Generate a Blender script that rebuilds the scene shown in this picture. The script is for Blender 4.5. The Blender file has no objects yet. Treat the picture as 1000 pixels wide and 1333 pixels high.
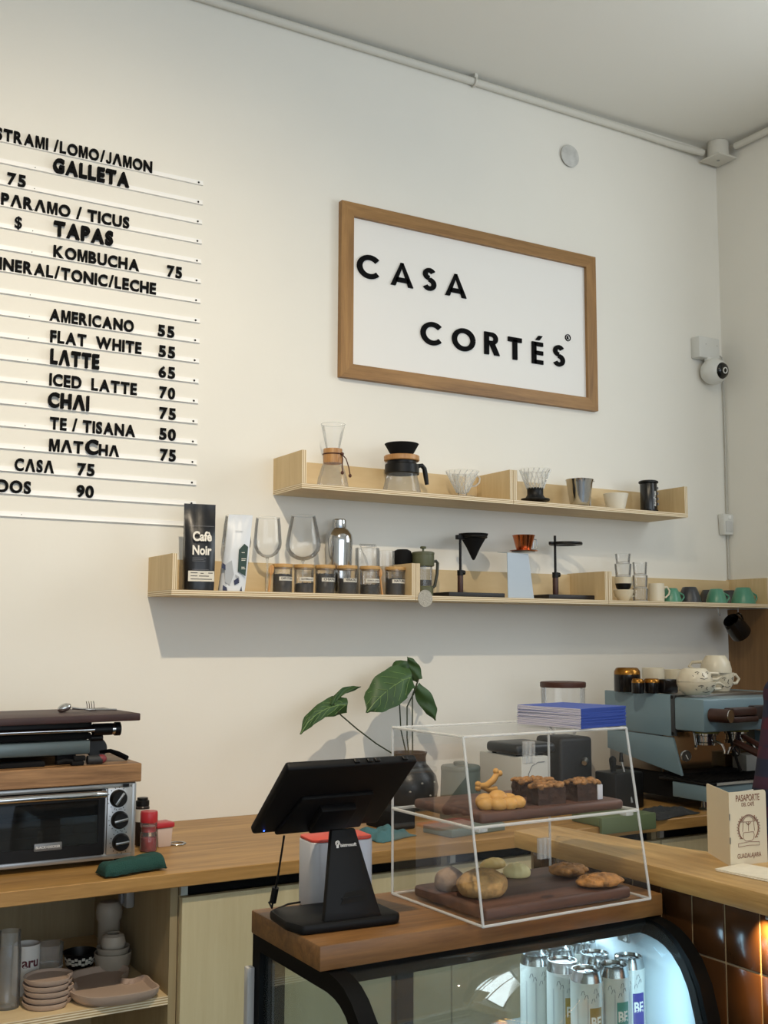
import bpy, bmesh, math, random
from mathutils import Vector, Matrix, noise
from math import sin, cos, pi, radians
random.seed(7)
scn = bpy.context.scene
COL = scn.collection
# ------------------------------------------------------------------ camera
CAM_LOC = Vector((0.0, -3.1, 1.45))
YAW, PITCH, ROLL = radians(30.318), radians(6.306), radians(0.198)
FPX = 1446.0
_f = Vector((sin(YAW)*cos(PITCH), cos(YAW)*cos(PITCH), sin(PITCH)))
_r = Vector((cos(YAW), -sin(YAW), 0)); _u = _r.cross(_f)
_r2 = _r*cos(ROLL) + _u*sin(ROLL); _u2 = -_r*sin(ROLL) + _u*cos(ROLL)
cam_d = bpy.data.cameras.new('camera'); cam = bpy.data.objects.new('camera', cam_d); COL.objects.link(cam)
cam_d.sensor_fit = 'VERTICAL'; cam_d.sensor_height = 36.0; cam_d.sensor_width = 27.0
cam_d.lens = FPX/1333*36.0; cam_d.clip_start = 0.05
m3 = Matrix((_r2, _u2, -_f)).transposed()
cam.matrix_world = Matrix.Translation(CAM_LOC) @ m3.to_4x4()
scn.camera = cam
scn.view_settings.view_transform = 'Standard'; scn.view_settings.look = 'None'
scn.view_settings.gamma = 1.0; scn.view_settings.use_curve_mapping = False
scn.view_settings.exposure = 0.0
scn.cycles.max_bounces = 10; scn.cycles.transparent_max_bounces = 24
scn.cycles.sample_clamp_indirect = 4.0

def ray(px, py): return _f + _r2*((px-500)/FPX) + _u2*((666.5-py)/FPX)
def on_y(px, py, y): d = ray(px, py); return CAM_LOC + d*((y-CAM_LOC.y)/d.y)
def on_z(px, py, z): d = ray(px, py); return CAM_LOC + d*((z-CAM_LOC.z)/d.z)
def on_x(px, py, x): d = ray(px, py); return CAM_LOC + d*((x-CAM_LOC.x)/d.x)
def mpp(p): return (Vector(p)-CAM_LOC).dot(_f)/FPX          # metres that one pixel of the photo spans at p

# ------------------------------------------------------------------ light
world = bpy.data.worlds.new('sky'); scn.world = world; world.use_nodes = True
wn = world.node_tree.nodes; wl = world.node_tree.links
bg = wn['Background']; bg.inputs['Strength'].default_value = 1.0
bg.inputs['Color'].default_value = (0.62, 0.80, 1.0, 1)

def area(name, loc, rot, sx, sy, power, col):
    l = bpy.data.lights.new(name, 'AREA'); l.shape = 'RECTANGLE'; l.size = sx; l.size_y = sy
    l.energy = power; l.color = col
    o = bpy.data.objects.new(name, l); COL.objects.link(o); o.location = loc; o.rotation_euler = rot
    return o
# daylight through the shop window in the right wall and through the open front behind the camera
area('window_daylight', (3.47, -1.60, 2.40), (radians(90), 0, radians(90)), 1.1, 1.2, 20, (0.92, 0.97, 0.98))
area('shopfront_daylight', (0.6, -6.9, 1.95), (radians(108), 0, 0), 5.0, 2.1, 67, (0.93, 0.97, 1.0))

SPOT = Vector((0.58, -2.14, 3.25))
sl = bpy.data.lights.new('track_spot_light', 'SPOT'); sl.energy = 164; sl.color = (1.0, 0.84, 0.62)
sl.spot_size = radians(114); sl.spot_blend = 1.0; sl.shadow_soft_size = 0.022
so = bpy.data.objects.new('track_spot_light', sl); COL.objects.link(so); so.location = SPOT
so.rotation_euler = (Vector((0.62, 0.0, 0.62))-SPOT).to_track_quat('-Z', 'Y').to_euler()

sl2 = bpy.data.lights.new('warm_fill_right', 'SPOT'); sl2.energy = 29; sl2.color = (1.0, 0.84, 0.58)  # warm fill added to lift the right wall, no known lamp there
sl2.spot_size = radians(70); sl2.spot_blend = 1.0; sl2.shadow_soft_size = 0.12
so2 = bpy.data.objects.new('warm_fill_right', sl2); COL.objects.link(so2); so2.location = (1.55, -2.5, 3.25)
so2.rotation_euler = (Vector((3.39, -0.25, 2.35))-Vector((1.55, -2.5, 3.25))).to_track_quat('-Z', 'Y').to_euler()

# ------------------------------------------------------------------ materials
def lin(h):
    h = h.lstrip('#'); v = [int(h[i:i+2], 16)/255 for i in (0, 2, 4)]
    return tuple((c/12.92 if c <= 0.04045 else ((c+0.055)/1.055)**2.4) for c in v) + (1.0,)
MATS = {}
def mat(name, col='#808080', rough=0.5, metal=0.0, spec=0.5, bump=0.0, bscale=80, var=0.0, vscale=6, coat=0.0, emit=None, estr=0):
    if name in MATS: return MATS[name]
    m = bpy.data.materials.new(name); m.use_nodes = True; MATS[name] = m
    nt = m.node_tree; b = nt.nodes['Principled BSDF']
    c = lin(col) if isinstance(col, str) else col
    b.inputs['Base Color'].default_value = c
    b.inputs['Roughness'].default_value = rough; b.inputs['Metallic'].default_value = metal
    b.inputs['Specular IOR Level'].default_value = spec; b.inputs['Coat Weight'].default_value = coat
    if emit: b.inputs['Emission Color'].default_value = lin(emit); b.inputs['Emission Strength'].default_value = estr
    if var or bump:
        tc = nt.nodes.new('ShaderNodeTexCoord')
    if var:
        n = nt.nodes.new('ShaderNodeTexNoise'); n.inputs['Scale'].default_value = vscale; n.inputs['Detail'].default_value = 5
        nt.links.new(tc.outputs['Object'], n.inputs['Vector'])
        r = nt.nodes.new('ShaderNodeValToRGB')
        r.color_ramp.elements[0].color = tuple(x*(1-var) for x in c[:3]) + (1,); r.color_ramp.elements[0].position = 0.3
        r.color_ramp.elements[1].color = tuple(min(1, x*(1+var)) for x in c[:3]) + (1,); r.color_ramp.elements[1].position = 0.7
        nt.links.new(n.outputs['Fac'], r.inputs['Fac']); nt.links.new(r.outputs['Color'], b.inputs['Base Color'])
    if bump:
        n2 = nt.nodes.new('ShaderNodeTexNoise'); n2.inputs['Scale'].default_value = bscale; n2.inputs['Detail'].default_value = 4
        nt.links.new(tc.outputs['Object'], n2.inputs['Vector'])
        bp = nt.nodes.new('ShaderNodeBump'); bp.inputs['Strength'].default_value = bump; bp.inputs['Distance'].default_value = 0.003
        nt.links.new(n2.outputs['Fac'], bp.inputs['Height']); nt.links.new(bp.outputs['Normal'], b.inputs['Normal'])
    return m

def wood(name, dark, light, axis='X', scale=1.0, rough=0.5, ply=None, plyt=0.0022, plane='Z', stretch=14.0, contrast=1.0):
    """grain running along `axis`; ply = axis of the veneer layers of plywood (seen only on cut edges)"""
    if name in MATS: return MATS[name]
    m = bpy.data.materials.new(name); m.use_nodes = True; MATS[name] = m
    nt = m.node_tree; N = nt.nodes; L = nt.links; b = N['Principled BSDF']; b.inputs['Roughness'].default_value = rough
    tc = N.new('ShaderNodeTexCoord'); mp = N.new('ShaderNodeMapping'); L.new(tc.outputs['Object'], mp.inputs['Vector'])
    s = [stretch*scale]*3; s['XYZ'.index(axis)] = 1.1*scale; mp.inputs['Scale'].default_value = s
    n = N.new('ShaderNodeTexNoise'); n.inputs['Scale'].default_value = 1.6; n.inputs['Detail'].default_value = 7; n.inputs['Roughness'].default_value = 0.62
    n.inputs['Distortion'].default_value = 0.7
    L.new(mp.outputs['Vector'], n.inputs['Vector'])
    w = N.new('ShaderNodeTexNoise'); w.inputs['Scale'].default_value = 11; w.inputs['Detail'].default_value = 4
    L.new(mp.outputs['Vector'], w.inputs['Vector'])
    mx = N.new('ShaderNodeMath'); mx.operation = 'MULTIPLY_ADD'; mx.inputs[1].default_value = 0.3; L.new(w.outputs['Fac'], mx.inputs[0]); L.new(n.outputs['Fac'], mx.inputs[2])
    r = N.new('ShaderNodeValToRGB'); e = r.color_ramp.elements
    e[0].color = lin(dark); e[0].position = 0.65-0.22*contrast; e[1].color = lin(light); e[1].position = 0.65+0.2*contrast
    L.new(mx.outputs[0], r.inputs['Fac'])
    out = r.outputs['Color']
    if ply:
        sp = N.new('ShaderNodeSeparateXYZ'); L.new(tc.outputs['Object'], sp.inputs[0])
        mu = N.new('ShaderNodeMath'); mu.operation = 'MULTIPLY'; mu.inputs[1].default_value = pi/plyt; L.new(sp.outputs[ply], mu.inputs[0])
        sn = N.new('ShaderNodeMath'); sn.operation = 'SINE'; L.new(mu.outputs[0], sn.inputs[0])
        rr = N.new('ShaderNodeMapRange'); rr.inputs['From Min'].default_value = -0.3; rr.inputs['From Max'].default_value = 0.5; L.new(sn.outputs[0], rr.inputs['Value'])
        ge = N.new('ShaderNodeNewGeometry'); sg = N.new('ShaderNodeSeparateXYZ'); L.new(ge.outputs['Normal'], sg.inputs[0])
        ab = N.new('ShaderNodeMath'); ab.operation = 'ABSOLUTE'; L.new(sg.outputs[ply], ab.inputs[0])
        lt = N.new('ShaderNodeMath'); lt.operation = 'LESS_THAN'; lt.inputs[1].default_value = 0.5; L.new(ab.outputs[0], lt.inputs[0])
        cr = N.new('ShaderNodeMix'); cr.data_type = 'RGBA'; cr.inputs['A'].default_value = lin('#b0946a'); cr.inputs['B'].default_value = lin('#e9dcbf')
        L.new(rr.outputs['Result'], cr.inputs['Factor'])
        mm = N.new('ShaderNodeMix'); mm.data_type = 'RGBA'; L.new(lt.outputs[0], mm.inputs['Factor']); L.new(out, mm.inputs['A']); L.new(cr.outputs['Result'], mm.inputs['B'])
        out = mm.outputs['Result']
    L.new(out, b.inputs['Base Color'])
    bp = N.new('ShaderNodeBump'); bp.inputs['Strength'].default_value = 0.12; bp.inputs['Distance'].default_value = 0.001
    L.new(mx.outputs[0], bp.inputs['Height']); L.new(bp.outputs['Normal'], b.inputs['Normal'])
    return m

def glass(name, tint='#ffffff', alpha=0.10, refl=0.7, rough=0.02, base=0.03):
    """thin-walled clear glass: see-through, with a Fresnel sheen"""
    if name in MATS: return MATS[name]
    m = bpy.data.materials.new(name); m.use_nodes = True; MATS[name] = m
    nt = m.node_tree; N = nt.nodes; L = nt.links; N.remove(N['Principled BSDF']); out = N['Material Output']
    t = N.new('ShaderNodeBsdfTransparent'); t.inputs['Color'].default_value = lin(tint)
    g = N.new('ShaderNodeBsdfGlossy'); g.inputs['Roughness'].default_value = rough
    lw = N.new('ShaderNodeLayerWeight'); lw.inputs['Blend'].default_value = 0.22
    ma = N.new('ShaderNodeMath'); ma.operation = 'MULTIPLY_ADD'; ma.inputs[1].default_value = refl; ma.inputs[2].default_value = base; ma.use_clamp = True
    L.new(lw.outputs['Fresnel'], ma.inputs[0])
    mx = N.new('ShaderNodeMixShader'); L.new(ma.outputs[0], mx.inputs['Fac']); L.new(t.outputs[0], mx.inputs[1]); L.new(g.outputs[0], mx.inputs[2])
    if alpha > 0:
        d = N.new('ShaderNodeBsdfDiffuse'); d.inputs['Color'].default_value = (0.85, 0.87, 0.86, 1)
        m2 = N.new('ShaderNodeMixShader'); m2.inputs['Fac'].default_value = alpha
        L.new(mx.outputs[0], m2.inputs[1]); L.new(d.outputs[0], m2.inputs[2]); L.new(m2.outputs[0], out.inputs['Surface'])
    else: L.new(mx.outputs[0], out.inputs['Surface'])
    return m

WHITE = mat('white_paint_wall', '#e9e6dd', 0.85, bump=0.10, bscale=45, var=0.015, vscale=3)
CEIL = mat('ceiling_paint', '#e9e7df', 0.9, bump=0.06, bscale=60)
CREAM = mat('cream_plaster', '#d8d2c4', 0.85)
FLOORM = mat('terrazzo_floor', '#8d867b', 0.5, var=0.2, vscale=30)
PLYZ = wood('birch_plywood_flat', '#d0b78c', '#e0cba2', 'X', 1.0, 0.55, ply='Z', plyt=0.0027)
PLYX = wood('birch_plywood_upright', '#c9ae80', '#dac296', 'Z', 1.0, 0.55, ply='X', plyt=0.0027)
PLYY = wood('birch_plywood_back', '#ccb184', '#dcc59a', 'X', 1.0, 0.55, stretch=5)
OAKTOP = wood('oak_worktop', '#886331', '#b78d52', 'X', 1.3, 0.42, stretch=12)
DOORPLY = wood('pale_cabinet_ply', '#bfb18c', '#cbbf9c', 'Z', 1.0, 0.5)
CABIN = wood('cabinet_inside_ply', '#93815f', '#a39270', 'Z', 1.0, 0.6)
SIGNOAK = wood('sign_frame_oak', '#7d5a30', '#a67d4a', 'X', 1.5, 0.5)
SIGNOAKV = wood('sign_frame_oak_upright', '#7d5a30', '#a67d4a', 'Z', 1.5, 0.5)
SLAB = wood('brown_acacia_slab', '#5e3f22', '#8c6438', 'X', 1.6, 0.45)
BAROAK = wood('bar_slab_oak', '#94713f', '#c9a468', 'Y', 1.4, 0.4)
WALNUT = wood('walnut_board', '#3a241b', '#6a483a', 'X', 1.8, 0.55)
KRAFT = wood('brown_wall_panel', '#6f5233', '#8a6a45', 'Z', 0.8, 0.6)
BLACK = mat('black_plastic', '#0b0b0c', 0.42, spec=.3)
BLACKM = mat('black_matte', '#101011', 0.8, spec=.2)
LETTER = mat('black_letter_plastic', '#070708', 0.75, spec=.12)
CHROME = mat('polished_steel', '#c9c9c9', 0.12, 1.0)
STEEL = mat('brushed_steel', '#a9a9a8', 0.32, 1.0)
COPPER = mat('copper', '#c4744a', 0.2, 1.0)
GLASS = glass('clear_glass', alpha=0.07)
ACRY = glass('acrylic_sheet', alpha=0.012, refl=0.22, base=.0)
ACRYEDGE = glass('acrylic_edge_lightpipe', alpha=0.40, refl=0.5)  # milky white paints in the brightness of light piped to the edges
RAILM = mat('clear_white_rail', '#f6f5f2', 0.25)
IVORY = mat('cream_ceramic', '#d9cfb8', 0.3)
OFFWHITE = mat('white_plastic', '#dcdad5', 0.4)

# ------------------------------------------------------------------ mesh helpers
class MB:
    def __init__(s): s.bm = bmesh.new()
    def box(s, lo, hi, bevel=0.0, seg=2):
        t = bmesh.new()
        r = bmesh.ops.create_cube(t, size=1)
        for v in r['verts']:
            v.co = Vector(((lo[i]+hi[i])/2 + v.co[i]*(hi[i]-lo[i]) for i in range(3)))
        if bevel: bmesh.ops.bevel(t, geom=list(t.edges), offset=bevel, segments=seg, affect='EDGES', profile=0.5)
        return s.add(t)
    def add(s, t, M=None):
        if M is not None: t.transform(M)
        me = bpy.data.meshes.new('tmp'); t.to_mesh(me); t.free(); s.bm.from_mesh(me); bpy.data.meshes.remove(me); return s
    def lathe(s, prof, seg=32, cap0=False, cap1=False, M=None):
        t = bmesh.new(); rings = []
        for r, z in prof:
            if r <= 1e-6: rings.append([t.verts.new((0, 0, z))])
            else: rings.append([t.verts.new((r*cos(2*pi*k/seg), r*sin(2*pi*k/seg), z)) for k in range(seg)])
        for a, b in zip(rings, rings[1:]):
            for k in range(seg):
                k2 = (k+1) % seg
                if len(a) == 1 and len(b) == 1: continue
                if len(a) == 1: t.faces.new((a[0], b[k2], b[k]))
                elif len(b) == 1: t.faces.new((a[k], a[k2], b[0]))
                else: t.faces.new((a[k], a[k2], b[k2], b[k]))
        if cap0 and len(rings[0]) > 1: t.faces.new(rings[0][::-1])
        if cap1 and len(rings[-1]) > 1: t.faces.new(rings[-1])
        return s.add(t, M)
    def cyl(s, p0, p1, r0, r1=None, seg=20):
        p0 = Vector(p0); p1 = Vector(p1); r1 = r0 if r1 is None else r1; d = p1-p0
        M = Matrix.Translation(p0) @ d.to_track_quat('Z', 'Y').to_matrix().to_4x4()
        return s.lathe([(r0, 0), (r1, d.length)], seg, True, True, M)
    def tube(s, pts, r, seg=10, closed=False):
        pts = [Vector(p) for p in pts]; t = bmesh.new(); n = len(pts); rings = []
        rad = r if isinstance(r, (list, tuple)) else [r]*n
        up = None
        for i, p in enumerate(pts):
            a = pts[(i-1) % n] if (closed or i > 0) else p; b = pts[(i+1) % n] if (closed or i < n-1) else p
            d = (b-a).normalized()
            if up is None: up = Vector((0, 0, 1)) if abs(d.z) < 0.9 else Vector((1, 0, 0))
            x = d.cross(up)
            if x.length < 1e-5: x = d.orthogonal()
            x.normalize(); y = x.cross(d).normalized(); up = y
            rings.append([t.verts.new(p + (x*cos(2*pi*k/seg)+y*sin(2*pi*k/seg))*rad[i]) for k in range(seg)])
        m = n if closed else n-1
        for i in range(m):
            a, b = rings[i], rings[(i+1) % n]
            for k in range(seg): t.faces.new((a[k], a[(k+1) % seg], b[(k+1) % seg], b[k]))
        if not closed: t.faces.new(rings[0][::-1]); t.faces.new(rings[-1])
        bmesh.ops.recalc_face_normals(t, faces=t.faces[:])
        return s.add(t)
    def prism(s, poly, d, bevel=0.0, M=None):
        """polygon in local xy pushed along +z by d"""
        t = bmesh.new(); lo = [t.verts.new((x, y, 0)) for x, y in poly]; hi = [t.verts.new((x, y, d)) for x, y in poly]; n = len(poly)
        t.faces.new(lo[::-1]); t.faces.new(hi)
        for i in range(n): t.faces.new((lo[i], lo[(i+1) % n], hi[(i+1) % n], hi[i]))
        bmesh.ops.recalc_face_normals(t, faces=t.faces[:])
        if bevel: bmesh.ops.bevel(t, geom=list(t.edges), offset=bevel, segments=2, affect='EDGES', profile=0.5)
        return s.add(t, M)
    def quad(s, a, b, c, d):
        vs = [s.bm.verts.new(p) for p in (a, b, c, d)]; s.bm.faces.new(vs); return s
    def blob(s, c, r, sub=3, amp=0.0, freq=20, seed=0, flat=None):
        t = bmesh.new(); bmesh.ops.create_icosphere(t, subdivisions=sub, radius=1)
        c = Vector(c); r = Vector(r) if isinstance(r, (tuple, list)) else Vector((r, r, r))
        for v in t.verts:
            n = v.co.normalized(); k = 1.0
            if amp: k += amp*noise.noise(Vector((n.x*r.x, n.y*r.y, n.z*r.z))*freq + Vector((seed*3.1, seed, 0)))
            v.co = c + Vector((n.x*r.x, n.y*r.y, n.z*r.z))*k
            if flat is not None and v.co.z < flat: v.co.z = flat
        return s.add(t)
    def move(s, M): s.bm.transform(M); return s
    def obj(s, name, m, parent=None, smooth=30, solid=0.0, sub=0):
        me = bpy.data.meshes.new(name); s.bm.to_mesh(me); s.bm.free()
        me.materials.append(m)
        if smooth:
            for p in me.polygons: p.use_smooth = True
            me.set_sharp_from_angle(angle=radians(smooth))
        o = bpy.data.objects.new(name, me); COL.objects.link(o)
        if parent is not None: o.parent = parent
        if solid:
            md = o.modifiers.new('thickness', 'SOLIDIFY'); md.thickness = solid; md.offset = -1
        if sub:
            md = o.modifiers.new('round', 'SUBSURF'); md.levels = sub; md.render_levels = sub
        return o

def tag(o, label=None, cat=None, group=None, kind=None):
    if label: o['label'] = label
    if cat: o['category'] = cat
    if group: o['group'] = group
    if kind: o['kind'] = kind
    return o
def thing(name, label, cat, loc=(0, 0, 0), rotz=0.0, group=None):
    o = bpy.data.objects.new(name, None); COL.objects.link(o); o.empty_display_size = 0.05
    o.location = loc; o.rotation_euler = (0, 0, rotz)
    return tag(o, label, cat, group)
def dup(root, loc, rotz=None, label=None, scale=None):
    r = root.copy(); COL.objects.link(r); r.location = loc
    if rotz is not None: r.rotation_euler = (0, 0, rotz)
    if scale: r.scale = scale
    if label: r['label'] = label
    for ch in list(root.children):
        c = ch.copy(); COL.objects.link(c); c.parent = r
        for g in list(ch.children):
            d = g.copy(); COL.objects.link(d); d.parent = c
    return r
def struct(name, mb, m, smooth=0):
    return tag(mb.obj(name, m, None, smooth), kind='structure')

_G = {}
def text_bm(s, size=1.0, bold=0.0, depth=0.0, align='LEFT', sx=1.0, spacing=1.0):
    """letters in the xy plane, standing on y=0, depth towards +z"""
    key = (s, bold, depth/size if size else 0, align, spacing)
    cu = bpy.data.curves.new('t', 'FONT'); cu.body = s; cu.size = size; cu.offset = bold*size; cu.extrude = depth/2
    cu.align_x = align; cu.resolution_u = 4; cu.space_character = spacing
    o = bpy.data.objects.new('t', cu); COL.objects.link(o)
    me = bpy.data.meshes.new_from_object(o)
    bpy.data.objects.remove(o); bpy.data.curves.remove(cu)
    t = bmesh.new(); t.from_mesh(me); bpy.data.meshes.remove(me)
    t.transform(Matrix.Translation((0, 0, depth/2)))
    if sx != 1: t.transform(Matrix.Scale(sx, 4, (1, 0, 0)))
    return t
def bounds(t):
    xs = [v.co.x for v in t.verts]; ys = [v.co.y for v in t.verts]
    return min(xs), max(xs), min(ys), max(ys)
# xy plane with +z towards the viewer -> wall facing -y (x right, y up)
FACE = Matrix(((1, 0, 0, 0), (0, 0, -1, 0), (0, 1, 0, 0), (0, 0, 0, 1)))

# ------------------------------------------------------------------ room shell
XR, XL, YB, YF, ZC = 3.39, -2.6, 0.0, -6.6, 3.43
struct('floor', MB().box((XL-.1, YF-.1, -.1), (XR+.1, .1, 0)), FLOORM)
struct('ceiling', MB().box((XL-.1, YF-.1, ZC), (XR+.1, .1, ZC+.1)), CEIL)
struct('wall_back', MB().box((XL-.1, 0, 0), (XR+.1, .1, ZC)), WHITE)
struct('wall_left', MB().box((XL-.1, YF, 0), (XL, 0, ZC)), WHITE)
w = MB()
wy0, wy1, wz0, wz1 = -2.20, -1.00, 1.75, 3.05
w.box((XR, wy1, 0), (XR+.1, 0, ZC)); w.box((XR, YF, 0), (XR+.1, wy0, ZC))
w.box((XR, wy0, 0), (XR+.1, wy1, wz0)); w.box((XR, wy0, wz1), (XR+.1, wy1, ZC))
struct('wall_right', w, WHITE)
w = MB()
w.box((XL, YF-.1, 0), (-2.0, YF, ZC)); w.box((3.1, YF-.1, 0), (XR, YF, ZC)); w.box((-2.0, YF-.1, 3.0), (3.1, YF, ZC))
struct('wall_front', w, WHITE)
w = MB()
for a, b in ((wy0, wy0+.04), (wy1-.04, wy1), ((wy0+wy1)/2-.02, (wy0+wy1)/2+.02)): w.box((XR+.02, a, wz0), (XR+.06, b, wz1))
w.box((XR+.02, wy0, wz0), (XR+.06, wy1, wz0+.04)); w.box((XR+.02, wy0, wz1-.04), (XR+.06, wy1, wz1))
struct('window_1', w, BLACKM)
# brown panel that covers the right wall under the cup shelf
struct('trim_1', MB().box((XR-.012, -1.2, 0), (XR, 0, 1.552)), KRAFT)

# ceiling conduit along the wall
def pipe(name, pts, r, m, label, cat='conduit', group=None):
    o = MB().tube(pts, r, 12).obj(name, m, None, 60); return tag(o, label, cat, group)
COND = mat('painted_conduit', '#d5d2c8', 0.6)
pipe('ceiling_conduit', [(-2.5, -.014, 3.405), (1.2, -.014, 3.407), (2.2, -.014, 3.406), (2.9, -.015, 3.402), (3.12, -.016, 3.397), (3.28, -.035, 3.39)], .0135, COND, 'white painted conduit pipe along the top of the sign wall')
pipe('ceiling_conduit', [(3.362, -.13, 3.40), (3.372, -.4, 3.405), (3.372, -2.5, 3.405)], .0135, COND, 'white painted conduit pipe along the right wall under the ceiling')
jb = thing('junction_box', 'white junction box in the ceiling corner where two conduits meet', 'junction box', (3.33, -.068, 3.36))
MB().cyl((0, 0, .005), (0, 0, .069), .042, .042, 24).obj('box_body', COND, jb)
MB().box((-.05, -.05, -.003), (.05, .05, .005), .002).obj('cover', COND, jb)
MB().cyl((0, 0, -.005), (0, 0, -.002), .006).obj('screw', STEEL, jb)
p = on_y(617, 97, -.014)
c = MB()
ringpts = [(p.x, -.014+.017*cos(a), 3.406+.017*sin(a)) for a in [2*pi*k/16 for k in range(16)]]
c.tube(ringpts, .004, 6, closed=True); c.box((p.x-.006, -.03, 3.415), (p.x+.006, -.024, 3.43))
tag(c.obj('pipe_clip', COND), 'small clip holding the conduit pipe above the wall sign', 'clip')
p = on_y(740.5, 204, 0)
tag(MB().lathe([(0, 0), (.036, 0), (.042, .003), (.042, .006)], 40, M=Matrix.Translation((p.x, -.006, p.z)) @ Matrix.Rotation(pi/2, 4, 'X') @ Matrix.Rotation(pi, 4, 'X') @ Matrix.Translation((0,0,-.006))).obj('cover_plate', mat('grey_white_cover', '#c6c6c2', .6, var=.12, vscale=40), None, 40), 'round pale cover plate on the wall above the sign', 'cover plate')

# ------------------------------------------------------------------ menu on the wall
rail_dots = [(256.8, 236.2), (256.8, 262.6), (255.4, 288), (256, 314.4), (254, 340.4), (254.8, 367), (254.8, 392.8), (254, 419.4), (253.4, 446), (252.6, 472), (252, 497.3), (252.6, 523.6), (251.5, 549), (251, 574.8), (251, 602), (250.6, 628), (250.5, 654), (250.2, 680.5)]
RZ = [on_y(a, b, -.008).z for a, b in rail_dots]
RX1 = on_y(265, 240, -.008).x
k0 = (RZ[0]-RZ[15])/15; RZ = [RZ[0]-k0*i for i in range(18)]
ordw = ['first', 'second', 'third', 'fourth', 'fifth', 'sixth', 'seventh', 'eighth', 'ninth', 'tenth']
rail_lab = ['topmost white menu rail, the one under the JAMON line', 'white menu rail under the word GALLETA', 'white menu rail under a lone 75, below GALLETA', 'white menu rail under the word TICUS', 'white menu rail under the word TAPAS', 'white menu rail under the word KOMBUCHA', 'white menu rail under TONIC and LECHE', 'empty white menu rail between LECHE and AMERICANO', 'white menu rail under the word AMERICANO', 'white menu rail under FLAT WHITE', 'white menu rail under LATTE and the price 65', 'white menu rail under ICED LATTE', 'white menu rail under the word CHAI', 'white menu rail under TE and TISANA', 'white menu rail under the word MATCHA', 'white menu rail under the word CASA', 'white menu rail under the price 90', 'empty lowest white menu rail, under the price 90']
for i, z in enumerate(RZ):
    t = thing('menu_rail', rail_lab[i], 'menu rail', (RX1, 0, z), 0, 'menu letter rails')
    mb = MB().box((-2.2, -.003, -.007), (0, 0, .007)); mb.box((-2.2, -.007, -.007), (0, -.003, -.005))
    mb.obj('strip', RAILM, t, 0)
    MB().lathe([(0, .0), (.003, 0), (.003, .001)], 10, M=Matrix.Translation((-.014, -.0036, 0)) @ Matrix.Rotation(pi/2, 4, 'X')).obj('screw', BLACK, t)
    MB().lathe([(0, .0), (.0013, 0), (.0013, .001)], 8, M=Matrix.Translation((-.50, -.0036, 0)) @ Matrix.Rotation(pi/2, 4, 'X')).obj('screw', BLACK, t)
def arc(cx, cy, r, a0, a1, n=28): return [(cx+r*cos(radians(a0+(a1-a0)*k/n)), cy+r*sin(radians(a0+(a1-a0)*k/n))) for k in range(n+1)]
LAMBDA = [(0, 0), (.19, 0), (.40, .60), (.61, 0), (.80, 0), (.51, .80), (.29, .80)]
NUMBERS = {'1': 'one'}
MGLYPH = [(0, 0), (.19, 0), (.19, .70), (.20, .70), (.37, 0), (.53, 0), (.70, .70), (.71, .70), (.71, 0), (.90, 0), (.90, 1), (.62, 1), (.45, .30), (.28, 1), (0, 1)]
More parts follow.
